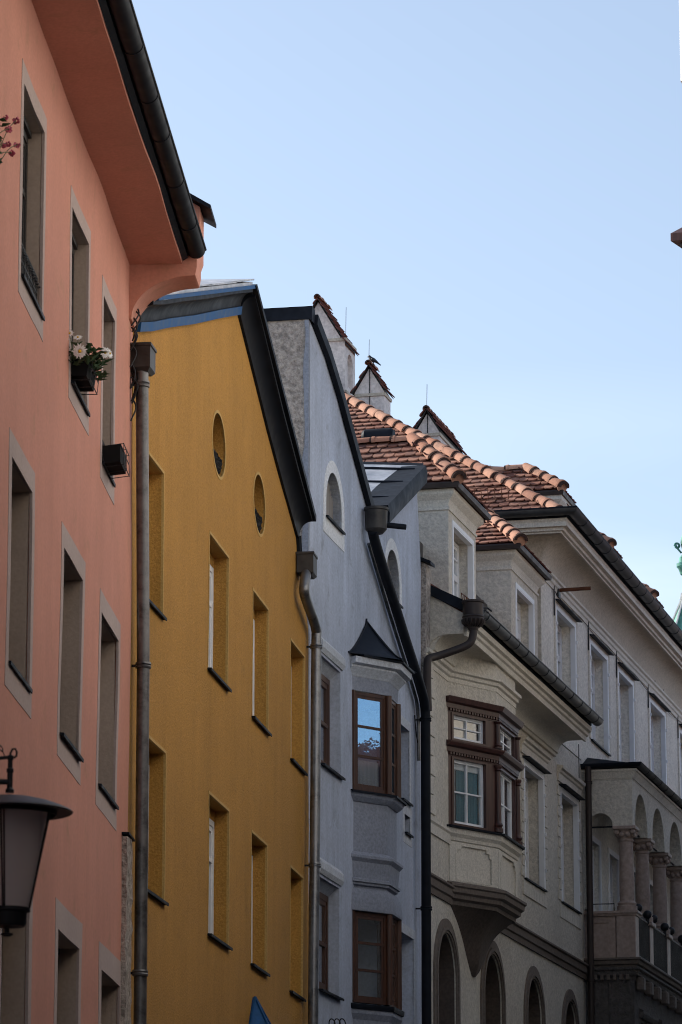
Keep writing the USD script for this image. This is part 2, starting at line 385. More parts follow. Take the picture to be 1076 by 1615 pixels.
def hull(pts): return tm(m3.Manifold.hull_points(np.array(pts, float)))

def on_face(mesh, p0, p1):
    """Carries a mesh drawn on a wall (o, s, z) onto the upright face from plan point p0 to p1 (its o becomes the face's outward side)."""
    t = np.array(p1, float) - p0; t /= np.linalg.norm(t); n = np.array([t[1], -t[0]])
    v = np.array(mesh.vertices)
    w = np.column_stack([p0[0] + v[:, 0] * n[0] + v[:, 1] * t[0], p0[1] + v[:, 0] * n[1] + v[:, 1] * t[1], v[:, 2]])
    return trimesh.Trimesh(w, mesh.faces, process=False)

def ringp(outer, inner): return sg.Polygon(outer).difference(sg.Polygon(inner))
def rect(s0, s1, z0, z1): return sg.box(s0, z0, s1, z1)

def arch(s0, s1, z0, zs, n=20):
    """Opening with a round head: springing at zs, ellipse to be round in (s,z)."""
    c, r = (s0 + s1) / 2, (s1 - s0) / 2
    pts = [(s0, z0), (s1, z0)] + [(c + r * math.cos(a), zs + r * math.sin(a)) for a in np.linspace(0, math.pi, n)]
    return sg.Polygon(pts)

class House:
    """A facade plane: base point, direction along the street; draws in its own (o, s, z) axes."""
    def __init__(self, P, az, name=None, label=None, category='house', warp=0.0, seed=0, group='old town houses along the left side of the street'):
        self.P, self.a, self.warp_amp, self.seed = P, az, warp, seed
        self.d, self.n = (math.sin(az), math.cos(az)), (math.cos(az), -math.sin(az))
        self.path = thing(name, label, category, (P[0], P[1], 0), -az, group) if name else None
    def sz(self, u, v, o=0.0):
        r = ray(u, v); px, py = self.P[0] + self.n[0] * o, self.P[1] + self.n[1] * o
        t = (px * self.n[0] + py * self.n[1]) / (r[0] * self.n[0] + r[1] * self.n[1])
        x, y = r[0] * t - self.P[0], r[1] * t - self.P[1]
        return (x * self.d[0] + y * self.d[1], CAMZ + r[2] * t)
    def oz(self, u, v, s):
        r = ray(u, v); px, py = self.P[0] + self.d[0] * s, self.P[1] + self.d[1] * s
        t = (px * self.d[0] + py * self.d[1]) / (r[0] * self.d[0] + r[1] * self.d[1])
        x, y = r[0] * t - self.P[0], r[1] * t - self.P[1]
        return (x * self.n[0] + y * self.n[1], CAMZ + r[2] * t)
    def world(self, o, s): return (self.P[0] + self.n[0] * o + self.d[0] * s, self.P[1] + self.n[1] * o + self.d[1] * s)
    def on(self, u, v, o=0.0):
        return self.world(o, self.sz(u, v, o)[0])
    def warp(self, mesh):
        """Old hand-laid render: the surface swells and sinks a little."""
        if self.warp_amp:
            v = np.array(mesh.vertices)
            p = np.column_stack([v[:, 1] * 0.55, v[:, 2] * 0.45, np.zeros(len(v))])
            v[:, 0] += self.warp_amp * 2 * (meshkit.fbm(p + 31.7, 3, self.seed) - 0.5)
            mesh.vertices = v
        return mesh
    def add(self, name, mesh, material, smooth=False, label=None, parent=None, kind=None):
        return add(parent or self.path, name, mesh, material, smooth, label, kind)
    def wall(self, poly, holes, material, thick=0.42, refine=0.3, name='wall', o1=0.0, label=None):
        for h in holes: poly = poly.difference(h)
        return self.add(name, self.warp(prism(poly, o1 - thick, o1, 'sz', refine)), material, 35, label)
    def body(self, poly, front=-1.1, back=-8.0, material='interior_dark'):
        """The house behind its facade: rooms a metre deep behind the windows, closed all round."""
        inner = poly.buffer(-0.3, join_style=2)
        solid = prism(poly, back, front, 'sz')
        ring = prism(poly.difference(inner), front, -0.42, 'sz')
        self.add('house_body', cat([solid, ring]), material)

def casement(H, s0, s1, z0, z1, depth, material, bars_s=(), bars_z=(), fw=0.06, sash=0.045, parent=None, place=None, name='window', bar=0.022, glass='glass', thick=0.07, gd=0.034):
    """A window: outer frame and glazing bars as one part, its panes a sub-part. place carries it from wall to another face."""
    pl = place or (lambda m: m)
    fr = [prism(rect(s0, s1, z0, z1).difference(rect(s0 + fw, s1 - fw, z0 + fw, z1 - fw)), -depth - thick, -depth)]
    a0, a1, b0, b1 = s0 + fw, s1 - fw, z0 + fw, z1 - fw
    fr.append(prism(rect(a0, a1, b0, b1).difference(rect(a0 + sash, a1 - sash, b0 + sash, b1 - sash)), -depth - thick * 0.8, -depth - 0.012))
    for (f, w) in bars_s:
        c = s0 + (s1 - s0) * f; fr.append(box(-depth - 0.05, -depth - 0.008, c - w / 2, c + w / 2, b0, b1))
    for (f, w) in bars_z:
        c = z0 + (z1 - z0) * f; fr.append(box(-depth - 0.052, -depth - 0.005, a0, a1, c - w / 2, c + w / 2))
    p = add(parent or H.path, name, pl(cat(fr)), material)
    add(p, 'pane', pl(box(-depth - gd - 0.006, -depth - gd, a0 + 0.005, a1 - 0.005, b0 + 0.005, b1 - 0.005)), glass)
    return p

def ledge(H, s0, s1, z, out=0.06, back=0.2, t=0.022, material='black_sheet', name='window_sill', drop=0.03, parent=None):
    """Sheet metal sill, sloped outward, with a turned-down edge."""
    prof = [(-back, z + 0.012), (out, z - 0.012), (out, z - drop - 0.012), (out - 0.012, z - drop - 0.012), (out - 0.012, z - t - 0.012), (-back, z - t + 0.012)]
    return H.add(name, prism(prof, s0, s1, 'oz'), material, parent=parent)

def half_pipe(r, t=0.012, n=12):
    a = np.linspace(math.pi, 2 * math.pi, n)
    return [(r * math.cos(x), r * math.sin(x)) for x in a] + [((r - t) * math.cos(x), (r - t) * math.sin(x)) for x in a[::-1]]

def gutter(H, o, z, s0, s1, r, material, step=1.0, joint=None, bead=True):
    prof = [(o + a, z + b) for a, b in half_pipe(r)]
    g = H.add('gutter', sweep([(0, s0), (0, s1)], prof), material, 40)
    if bead: add(g, 'bead', tube([(o + r, s0, z), (o + r, s1, z)], 0.014, 8), material, True)
    s = s0 + step * 0.4
    while s < s1 - 0.1:
        add(g, 'joint', sweep([(0, s), (0, s + 0.028)], [(o + a, z + b) for a, b in half_pipe(r + 0.007, 0.006)]), joint or material, 40)
        s += step * RNG.uniform(0.85, 1.1)
    for e in (s0 + 0.004, s1 - 0.004):   # stop ends
        add(g, 'stop_end', prism([(o + r * math.cos(a), z + r * math.sin(a)) for a in np.linspace(math.pi, 2 * math.pi, 14)], e - 0.006, e + 0.006, 'oz'), material)
    return g

def downpipe(H, pts, r, material, collars=(), name='downpipe', k=6):
    p = H.add(name, tube(smooth_path(pts, k) if k else pts, r, 16), material, 40)
    for (o, s, z) in collars:
        add(p, 'pipe_collar', lathe([(r - 0.01, -0.03), (r + 0.012, -0.03), (r + 0.016, -0.012), (r + 0.008, 0.0), (r + 0.016, 0.012), (r + 0.012, 0.03), (r - 0.01, 0.03)], o, s, z), material, 40)
        add(p, 'pipe_bracket', box(-0.01, o, s - 0.012, s + 0.012, z - 0.012, z + 0.012), 'iron')
    return p

# ------------------------------------------------------------------ roof tiles
def flat_tile(w, l, t=0.022, n=7):
    """Beaver-tail: straight sides, round lower end; x across, y up the slope from its lower tip, z out of the roof."""
    pts = [(-w / 2, l), (-w / 2, w * 0.42)] + [(-w / 2 * math.cos(a), w * 0.42 * (1 - math.sin(a))) for a in np.linspace(0, math.pi, n)[1:-1]] + [(w / 2, w * 0.42), (w / 2, l)]
    cs = m3.CrossSection([np.array(pts)[::-1] if not sg.Polygon(pts).exterior.is_ccw else np.array(pts)], m3.FillRule.NonZero)
    return tm(cs.extrude(t))
TILE_CACHE = {}
def lay_tiles(parent, p0, e, up, poly, w=0.18, exp=0.2, limit=300, name='roof_tile', material='clay_tile', keep=None, lap=1.75):
    """Rows of tiles on the plane through p0 (eave line along e, slope direction up); poly bounds them in (along, up)."""
    e, up, p0 = (np.array(x, float) for x in (e, up, p0)); e /= np.linalg.norm(e); up /= np.linalg.norm(up)
    nrm = np.cross(e, up)
    if nrm[2] < 0: e, nrm = -e, -nrm; poly = affinity.scale(poly, -1, 1, origin=(0, 0))
    base = flat_tile(w * 0.965, exp * lap)
    x0, y0, x1, y1 = poly.bounds; spots = []
    j, y = 0, y0
    while y < y1:
        x = x0 + (w / 2 if j % 2 else 0)
        while x < x1 + w:
            if poly.buffer(0.02).contains(sg.Point(x, y + exp * 0.5)): spots.append((x, y, j))
            x += w
        y += exp; j += 1
    made = []
    for (x, y, j) in spots:
        b = base.copy()
        tilt = math.atan2(0.034, exp) + RNG.gauss(0, 0.022)
        M = trimesh.transformations.rotation_matrix(-tilt, [1, 0, 0]) @ trimesh.transformations.rotation_matrix(RNG.gauss(0, 0.02), [0, 0, 1]) @ trimesh.transformations.rotation_matrix(RNG.gauss(0, 0.014), [0, 1, 0])
        b.apply_transform(M); b.apply_translation([x + RNG.gauss(0, 0.003), y + RNG.gauss(0, 0.006), (0.045 if exp > 0.17 else 0.02) + RNG.gauss(0, 0.003)])
        v = np.array(b.vertices)
        made.append(trimesh.Trimesh(p0 + v[:, :1] * e + v[:, 1:2] * up + v[:, 2:] * nrm, b.faces, process=False))
    if keep is not None:
        order = sorted(range(len(made)), key=lambda i: keep(made[i].vertices.mean(0)))
        made = [made[i] for i in order]
    for b in made[:limit]: add(parent, name, b, material)
    if made[limit:]: add(parent, name + '_field', cat(made[limit:]), material + '_joined', kind='stuff')
    return len(made)

def barrel(l, r0, r1, t=0.018, n=10):
    """Ridge tile: tapered half barrel with a raised collar at its lower end; y along the ridge."""
    rows = [(0.0, r0 * 1.10), (0.05, r0 * 1.12), (0.055, r0), (l, r1)]
    a = np.linspace(-0.06 * math.pi, 1.06 * math.pi, n); V, Fs = [], []
    for (y, r) in rows:
        V += [(r * math.cos(x), y, r * math.sin(x)) for x in a]
    for (y, r) in rows:
        V += [((r - t) * math.cos(x), y, (r - t) * math.sin(x)) for x in a]
    k = len(rows)
    for i in range(k - 1):
        for j in range(n - 1):
            q = [i * n + j, i * n + j + 1, (i + 1) * n + j + 1, (i + 1) * n + j]
            Fs += [(q[0], q[2], q[1]), (q[0], q[3], q[2])]
            q = [x + k * n for x in q]
            Fs += [(q[0], q[1], q[2]), (q[0], q[2], q[3])]
    for j in range(n - 1):
        a0, a1, b0, b1 = j, j + 1, k * n + j, k * n + j + 1
        Fs += [(a0, a1, b1), (a0, b1, b0)]
    return trimesh.Trimesh(V, Fs, process=False)

def lay_ridge(parent, p0, p1, l=0.36, r=0.125, end_cap=True, name='ridge_tile'):
    """Ridge tiles from the lower end p0 up to p1, each lapped over the one below, the last end closed with a clay disc."""
    p0, p1 = np.array(p0, float), np.array(p1, float); L = np.linalg.norm(p1 - p0); y = (p1 - p0) / L
    x = np.cross(y, [0, 0, 1]); x /= np.linalg.norm(x); z = np.cross(x, y)
    k = max(1, int(round(L / (l * 0.9)))); st = L / k
    for i in range(k):
        b = barrel(st * 1.12, r * RNG.uniform(0.97, 1.04), r * 0.84)
        b.apply_transform(trimesh.transformations.rotation_matrix(RNG.gauss(0, 0.03), [0, 0, 1]) @ trimesh.transformations.rotation_matrix(RNG.gauss(0.02, 0.02), [1, 0, 0]))
        v = np.array(b.vertices) + [RNG.gauss(0, .006), i * st, RNG.gauss(0, .005)]
        w = p0 + v[:, :1] * x + v[:, 1:2] * y + v[:, 2:] * z
        add(parent, name, trimesh.Trimesh(w, b.faces, process=False), 'ridge_clay', 40)
        th = np.linspace(0.0, math.pi, 9)
        jr = np.array([(rr * math.cos(a), i * st + yy, rr * math.sin(a)) for yy in (-0.035, 0.03) for rr in (r * 1.04, r * 0.6) for a in th])
        q4 = [(0, 9, 10, 1), (18, 19, 28, 27)]
        jf = []
        for k4 in range(8):
            for a4, b4 in ((0, 18), (9, 0), (18, 27)):
                jf += [(a4 + k4, b4 + k4, b4 + k4 + 1), (a4 + k4, b4 + k4 + 1, a4 + k4 + 1)]
        add(parent, 'ridge_mortar', trimesh.Trimesh(p0 + jr[:, :1] * x + jr[:, 1:2] * y + jr[:, 2:] * z, jf, process=False), 'dark_mortar', 40)
    if end_cap:
        a = np.linspace(0, 2 * math.pi, 20, endpoint=False)
        d = prism([(r * 0.97 * math.cos(t), r * 0.97 * math.sin(t)) for t in a], -0.0, 0.02, 'os')
        v = np.array(d.vertices); w = p0 + v[:, :1] * x + (v[:, 2:] + 0.01) * y + v[:, 1:2] * z
        add(parent, 'ridge_end', trimesh.Trimesh(w, d.faces, process=False), 'ridge_clay')

# ================================================================== the ground
thing_ground = cat([box(-400, 400, -200, 600, -0.5, 0.0)])
g = add('/World', 'ground', thing_ground, 'asphalt'); tag(g, kind='structure')
road = prism([(-5.5, -30), (5.5, -30), (5.5, 20), (9, 60), (17, 110), (3, 110), (-2.0, 38), (-5.0, 10)], -0.1, 0.004, 'os')
g = add('/World', 'street_paving', road, 'paving'); tag(g, kind='structure')

# ================================================================== pink house, nearest on the left
p = at_y(206, 900, 37.5)
A = House(p[:2], azimuth(870), 'town_house', 'pink house nearest on the left with grey window bands under a deep eave', 'house', warp=0.030, seed=3)
S0A, ZS = -24.0, 12.78
pa = rect(S0A, 0.0, 0.0, ZS)
rowA = [(10.36, 11.95), (7.18, 8.79), (3.95, 5.52)]
colA = [[(-8.28, -7.03), (-4.98, -3.84), (-2.66, -1.74)], [(-8.6, -7.38), (-5.32, -3.94), (-2.52, -1.10)], [(-8.6, -7.1), (-5.25, -3.75), (-2.06, -0.57)]]
wa = []
for r in range(3):
    for c in range(3):
        dz = -0.10 if (r == 0 and c == 2) else 0.0
        wa.append((*colA[r][c], rowA[r][0] + dz * 1.6, rowA[r][1] + dz * 1.4, r, c))
    for off in (-3.6, -7.2, -10.8):
        wa.append((colA[r][0][0] + off, colA[r][0][1] + off, rowA[r][0], rowA[r][1], r, -1))
A.wall(pa, [rect(a - .025, b + .025, c, d + .025) for a, b, c, d, _, _ in wa], 'pink_plaster')
A.body(pa)
for (a, b, c, d, r, k) in wa:
    dep = (0.13, 0.19, 0.2)[r]
    bw = (0.135, 0.16, 0.2)[r]
    band = prism(rect(a - bw, b + bw * 0.9, c - bw * 1.35, d + bw * 1.2).difference(rect(a, b, c, d)), -0.02, 0.004, 'sz', 0.3)
    liner = prism(rect(a - .025, b + .025, c, d + .025).difference(rect(a, b, c, d)), -dep - 0.12, -0.0205, 'sz', 0.4)
    A.add('window_band', A.warp(band), 'grey_band', 30)
    A.add('window_reveal', liner, 'taupe_reveal')
    casement(A, a + .01, b - .01, c + .01, d - .05, dep, 'dark_wood', bars_s=[(0.5, 0.07)], bars_z=[(0.66, 0.05)])
    A.add('window_head', box(-dep - 0.1, -dep + 0.03, a + .01, b - .01, d - 0.05, d - 0.003), 'dark_wood')
    ledge(A, a - 0.0, b + 0.03, c + 0.012, out=0.035, back=dep + 0.05)
# eave: boxed plaster soffit, dark gutter board, half-round gutter
A.add('soffit', A.warp(prism([(-0.35, ZS), (0.53, ZS), (0.53, ZS + 0.10), (-0.35, ZS + 0.10)], S0A, -0.42, 'oz', 0.4)), 'pink_plaster', 30)
A.add('gutter_board', prism([(0.534, ZS + 0.03), (0.585, ZS + 0.06), (0.585, ZS + 0.20), (0.534, ZS + 0.20)], S0A, -0.42, 'oz'), 'black_sheet')
gutter(A, 0.665, ZS + 0.15, S0A, -0.40, 0.095, 'charcoal_sheet', step=1.25)
roofA = A.add('roof', prism([(0.70, ZS + 0.21), (0.70, ZS + 0.26), (-6.5, ZS + 4.3), (-13, ZS + 0.26), (-13, ZS + 0.21)], S0A, -0.4, 'oz'), 'dark_red_tile_joined')
# fire wall at the far end: corbelled out to carry the eave, rising past the gutter, sheet-capped
q = [(-0.4, ZS - 0.62)] + [(0.02 + 0.62 * (1 - math.cos(t)), ZS - 0.56 + 0.44 * math.sin(t)) for t in np.linspace(0, math.pi / 2, 12)] + [(0.66, ZS - 0.11), (0.675, ZS - 0.03), (0.675, ZS + 0.05), (0.70, ZS + 0.12), (0.70, ZS + 0.60), (-0.4, ZS + 1.25)]
A.add('fire_wall', prism(q, -0.41, 0.06, 'oz'), 'pink_plaster', 25)
A.add('fire_wall_cap', prism([(0.82, ZS + 0.545), (0.82, ZS + 0.585), (-0.4, ZS + 1.32), (-0.4, ZS + 1.262), (0.70, ZS + 0.612)], -0.52, 0.16, 'oz'), 'black_sheet')
# rough stone strip at the foot of the corner
st_ = prism(sg.Polygon([(-0.52, 0), (0.02, 0), (0.02, 6.9), (-0.05, 7.0), (-0.50, 6.98)]), 0.0, 0.05, 'sz', 0.07)
v = np.array(st_.vertices); front = v[:, 0] > 0.03
v[front, 0] += 0.05 * (meshkit.fbm(v[front] * 7.0, 3, 5) - 0.4); st_.vertices = v
A.add('corner_stone_strip', st_, 'rough_cast')
A.add('corner_flashing', box(0.0, 0.075, -0.51, 0.03, 7.0, 7.02), 'black_sheet')
# wrought iron guard low in the first top window
def guard(H, s0, s1, z0, h, o, name='window_guard'):
    ms = [tube([(o, s0, z0 + h * t), (o, s1, z0 + h * t)], 0.009, 6) for t in (0.08, 0.55, 1.0)]
    n = int((s1 - s0) / 0.09)
    for i in range(n + 1):
        s = s0 + (s1 - s0) * i / n
        ms.append(tube([(o, s, z0), (o, s, z0 + h)], 0.006, 6))
        ms.append(tube([(o + 0.028 * math.sin(t), s + 0.028 * math.cos(t), z0 + h * 0.76) for t in np.linspace(0, 5, 9)], 0.005, 5))
    return H.add(name, cat(ms), 'iron')
guard(A, -8.25, -7.06, 10.38, 0.30, -0.03)
guard(A, -2.62, -1.78, 10.22, 0.26, -0.03)

# ================================================================== yellow house
B = House(p[:2], azimuth(1370), 'town_house', 'ochre yellow house with a low gable and two oval openings', 'house', warp=0.014, seed=8)
edge_r = [B.sz(468, 845), B.sz(474, 915), B.sz(484, 975), B.sz(488.5, 1010)]
LB = edge_r[-1][0]
top_l = [(0.02, 12.22), (0.8, 12.44), (1.8, 12.75), (3.31, 13.22), (5.0, 13.76), (6.57, 14.24)]
top_r = [(8.84, 13.40), (10.2, 12.96), (11.48, 12.58)]
pb = sg.Polygon([(0.02, 0), (0.02, 12.22)] + top_l[1:] + top_r + [edge_r[0], edge_r[1], edge_r[2], edge_r[3], (LB, 0)])
rowB = [(9.60, 11.14), (6.65, 8.21)]
colB = [[(0.62, 1.78), (4.66, 6.0), (7.82, 9.08), (10.98, 12.2)], [(0.85, 2.06), (4.8, 6.18), (7.84, 9.03), (10.98, 12.1)]]
wb = [(*colB[r][c], *rowB[r], r, c) for r in range(2) for c in range(4)] + [(*colB[1][c], 3.6, 5.2, 2, c) for c in range(3)]
ovals = [affinity.scale(sg.Point(s, 12.31).buffer(1.0, 24), 0.45, 0.36) for s in (5.26, 8.30)]
B.wall(pb, [rect(a, b, c, d) for a, b, c, d, _, _ in wb] + ovals, 'yellow_plaster', refine=0.28)
B.body(pb)
for (a, b, c, d, r, k) in wb:
    bead = prism(rect(a - .03, b + .03, c, d + .03).difference(rect(a + .002, b - .002, c - 0.1, d - .002)), -0.02, 0.007, 'sz', 0.3)
    B.add('window_bead', B.warp(bead), 'yellow_bead', 30)
    casement(B, a, b, c, d - 0.12 * (k != 3), 0.17, 'white_paint', bars_s=[(0.5, 0.09)], bars_z=[(0.68, 0.05)], fw=0.07, sash=0.06)
    B.add('window_lintel', box(-0.42, -0.165, a + .002, b - .002, d - 0.12, d + 0.02), 'yellow_plaster')
    ledge(B, a - 0.02, b + 0.05, c + 0.012, out=0.045, back=0.2)
for s in (5.26, 8.30):
    o = affinity.scale(sg.Point(s, 12.31).buffer(1.0, 24), 0.45, 0.36)
    B.add('oval_bead', B.warp(prism(affinity.scale(o, 1.09, 1.1).difference(o), -0.02, 0.006, 'sz', 0.2)), 'yellow_bead', 30)
    B.add('oval_back', prism(affinity.scale(o, 1.04, 1.04), -0.5, -0.43, 'sz'), 'yellow_plaster')
    low = o.intersection(rect(s - 1, s + 1, 11.9, 12.22))
    net = prism(low, -0.40, -0.03, 'sz', 0.035)
    v = np.array(net.vertices); v += 0.035 * (NP.random(v.shape) - 0.5) * [0.6, 0.6, 1.0]; net.vertices = v
    n = B.add('bird_net', net, 'soil_net')
    sp = [tube([(oo, s + ds, 12.2), (oo + RNG.gauss(0, .01), s + ds + RNG.gauss(0, .02), 12.2 + RNG.uniform(.05, .12))], 0.0035, 5) for oo in (-0.08, -0.18, -0.28) for ds in np.linspace(-0.36, 0.36, 9)]
    add(n, 'bird_spikes', cat(sp), 'iron')
# gable cornice: a dark coved moulding of sheet metal under the verge; drawn along the slope in the wall's plane
def verge(H, line, profile, material, name, smooth=30):
    """A profile [(out of wall, up)] carried along a line in the wall plane (s,z), mitred, kept upright."""
    P = np.array(line, float); n = len(P); Q = np.array(profile, float); k = len(Q); V = []
    t = np.diff(P, axis=0); t /= np.linalg.norm(t, axis=1)[:, None]; nr = np.stack([-t[:, 1], t[:, 0]], 1)
    mt = [nr[0]] + [(nr[i - 1] + nr[i]) / (1 + nr[i - 1] @ nr[i]) for i in range(1, n - 1)] + [nr[-1]]
    for i in range(n):
        for (o, h) in Q: V.append((o, P[i, 0] + mt[i][0] * h, P[i, 1] + mt[i][1] * h))
    Fs = []
    for i in range(n - 1):
        for j in range(k):
            a, b, c, d = i * k + j, i * k + (j + 1) % k, (i + 1) * k + (j + 1) % k, (i + 1) * k + j
            Fs += [(a, b, c), (a, c, d)]
    tv, tf = trimesh.creation.triangulate_polygon(sg.Polygon(Q), engine='earcut')
    idx = [int(np.argmin(np.linalg.norm(Q - x, axis=1))) for x in tv]
    for f in tf:
        a, b, c = (idx[q] for q in f)
        Fs += [(a, b, c), ((n - 1) * k + a, (n - 1) * k + c, (n - 1) * k + b)]
    mm = trimesh.Trimesh(np.array(V), Fs, process=False); trimesh.repair.fix_normals(mm)
    return H.add(name, mm, material, smooth)
cove = [(-0.02, 0.0), (0.03, 0.0), (0.035, 0.05)] + [(0.035 + 0.145 * (1 - math.cos(t)), 0.05 + 0.20 * math.sin(t)) for t in np.linspace(0.15, math.pi / 2, 7)] + [(0.195, 0.255), (0.195, 0.30), (-0.02, 0.30)]
line_r = [(6.57, 14.24), (8.84, 13.40), (10.2, 12.96), (11.48, 12.58)]
verge(B, [(0.10, 12.24), (0.8, 12.44), (1.8, 12.76), (3.31, 13.22), (5.0, 13.76), (6.57, 14.24)], cove, 'charcoal_sheet', 'gable_cornice')
verge(B, [(0.10, 12.235), (0.8, 12.435), (1.8, 12.755), (3.31, 13.215), (5.0, 13.755), (6.54, 14.235)], [(-0.01, -0.012), (0.05, -0.012), (0.062, 0.06), (0.066, 0.085), (-0.01, 0.085)], 'blue_sheet', 'cornice_strip')
verge(B, line_r, cove, 'charcoal_sheet', 'gable_cornice')
verge(B, [(11.44, 12.60), (11.53, 12.40)], [(-0.02, 0), (0.04, 0), (0.05, 0.03), (0.06, 0.05), (-0.02, 0.05)], 'charcoal_sheet', 'flashing')
# roof sheets: left slope with lapped, slightly buckled sheets; the right slope dark
rf = B.add('roof', prism([(0.1, 12.56), (6.57, 14.56), (11.6, 12.9), (11.6, 12.86), (6.57, 14.52), (0.1, 12.52)], -8.0, 0.17, 'sz'), 'black_sheet')
def zr_(a, back): return 12.60 + a * 0.3091 + back * (0.34 - 0.048 * a) / 3.0
fq = [(0.19 - b_, a, zr_(a, b_) - c_) for a in (0.12, 6.5) for b_ in (0.0, 3.0) for c_ in (0.0, 0.10)]
add(rf, 'roof_bed', hull(fq), 'roof_sheet')
for (a, b, h) in ((0.1, 1.75, 0.003), (1.5, 3.55, 0.014), (3.3, 5.2, 0.010), (5.0, 6.5, 0.018)):
    add(rf, 'roof_sheet', hull([(0.21 - b_, q_, zr_(q_, b_) + h + c_) for q_ in (a, b) for b_ in (0.0, 2.98) for c_ in (0.0, 0.02)]), 'roof_sheet')
add(rf, 'verge_strip', prism([(6.5, 14.56), (6.57, 14.6), (11.66, 12.92), (11.64, 12.84), (6.57, 14.53)], 0.15, 0.235, 'sz'), 'charcoal_sheet')
add(rf, 'verge_strip', prism([(0.2, 12.575), (6.6, 14.555), (6.6, 14.60), (0.2, 12.62)], 0.197, 0.22, 'sz'), 'blue_sheet')
# little tiled roof behind the left slope
small = B.add('chimney', prism([(-2.2, 13.0), (-0.40, 13.0), (-0.40, 14.06), (-2.2, 14.06)], 5.1, 5.7, 'oz'), 'chimney_plaster')
add(small, 'chimney_roof', hull([(-0.34, 4.98, 14.05), (-2.3, 4.98, 14.05), (-0.34, 5.4, 14.33), (-2.3, 5.4, 14.33), (-0.34, 5.82, 14.05), (-2.3, 5.82, 14.05)]), 'dark_red_tile')
lay_tiles(small, (-2.3, 4.95, 14.04), (1, 0, 0), (0, 0.83, 0.555), rect(0, 1.97, 0, 0.56), w=0.115, exp=0.135, material='dark_red_tile', name='chimney_tile', lap=1.2)
lay_ridge(small, (-2.3, 5.4, 14.32), (-0.33, 5.4, 14.32), l=0.3, r=0.05, end_cap=False)
add(small, 'chimney_roof_end', prism([(4.96, 14.03), (5.84, 14.03), (5.4, 14.36)], -0.335, -0.32, 'sz'), 'zinc')
# rainwater head and downpipe at the pink corner
def hopper_box(H, o, s, z, w, d, h, material):
    hh = H.add('rainwater_head', cat([hull([(o - d / 2, s - w / 2, z + h), (o + d / 2, s - w / 2, z + h), (o - d / 2, s + w / 2, z + h), (o + d / 2, s + w / 2, z + h),
        (o - d / 2, s - w / 2, z + 0.04), (o + d / 2, s - w / 2, z + 0.04), (o - d / 2, s + w / 2, z + 0.04), (o + d / 2, s + w / 2, z + 0.04), (o - d / 2 + .03, s - w / 2 + .05, z), (o + d / 2 - .03, s - w / 2 + .05, z), (o - d / 2 + .03, s + w / 2 - .05, z), (o + d / 2 - .03, s + w / 2 - .05, z)]),
        rbox(o - d / 2 - .012, o + d / 2 + .012, s - w / 2 - .012, s + w / 2 + .012, z + h - 0.025, z + h + 0.012, 0.006)]), material)
    return hh
ss, zz = B.sz(224, 588, 0.12)
hopper_box(B, 0.10, ss + 0.05, zz, 0.30, 0.24, 0.28, 'dark_hopper')
pd = [(0.12, ss, zz + 0.05), (0.12, ss, zz - 0.3)]
s1_, z1_ = B.sz(221, 1600, 0.12); s2_, z2_ = B.sz(226, 1050, 0.12)
downpipe(B, [(0.12, ss, zz + 0.05), (0.12, s2_, z2_), (0.12, s1_, z1_), (0.12, s1_ - 0.08, 0.2)], 0.065, 'old_zinc', [(0.12, s2_, z2_), (0.12, B.sz(221, 1535, .12)[0], B.sz(221, 1535, .12)[1]), (0.12, ss, zz - 0.12)], k=0)
cb = []
for i in range(14):   # loose cables and brackets behind the rainwater head
    a = RNG.uniform(-0.16, -0.02); z = zz + RNG.uniform(-0.35, 0.75)
    cb.append(tube(smooth_path([(0.03, ss + a, z), (0.06 + RNG.uniform(0, .05), ss + a + RNG.uniform(-.05, .05), z - 0.1), (0.03, ss + a + RNG.uniform(-.05, .05), z - 0.25)], 4), 0.009, 6))
B.add('cable_tangle', cat(cb), 'iron')
# pipe and rainwater head between the yellow and the grey house
pp = [B.sz(u, v, 0.13) for u, v in ((483, 905), (480, 930), (484, 948), (493, 972), (499, 995), (499, 1020), (497, 1300), (494, 1614))]
hs, hz = B.sz(484, 911, 0.12)
hopper_box(B, 0.12, hs, hz, 0.34, 0.22, 0.30, 'dark_hopper')
downpipe(B, [(0.13, hs, hz + 0.05)] + [(0.13, s, z) for s, z in pp] + [(0.13, pp[-1][0], 0.2)], 0.068, 'zinc',
         [(0.13, pp[5][0], pp[5][1]), (0.13, *B.sz(496.5, 1365, .13))])
# pointed blue sheet roof of a low bay on the yellow front
apx = B.sz(405, 1573, 0.05)
bs, bz = apx
br = B.add('bay_roof', hull([(0.0, bs, bz), (0.0, bs - 1.15, bz - 1.35), (0.72, bs - 0.62, bz - 1.35), (0.72, bs + 0.62, bz - 1.35), (0.0, bs + 1.15, bz - 1.35), (0.03, bs, bz)]), 'blue_sheet')
for e in ((0.72, bs - 0.62), (0.72, bs + 0.62), (0.0, bs - 1.15)):
    add(br, 'roof_seam', tube([(0.03, bs, bz), (e[0], e[1], bz - 1.35)], 0.018, 6), 'blue_sheet')
B.add('bay', prism([(0, bs - 1.05), (0.62, bs - 0.55), (0.62, bs + 0.55), (0, bs + 1.05)], 2.9, bz - 1.352, 'os'), 'yellow_plaster')

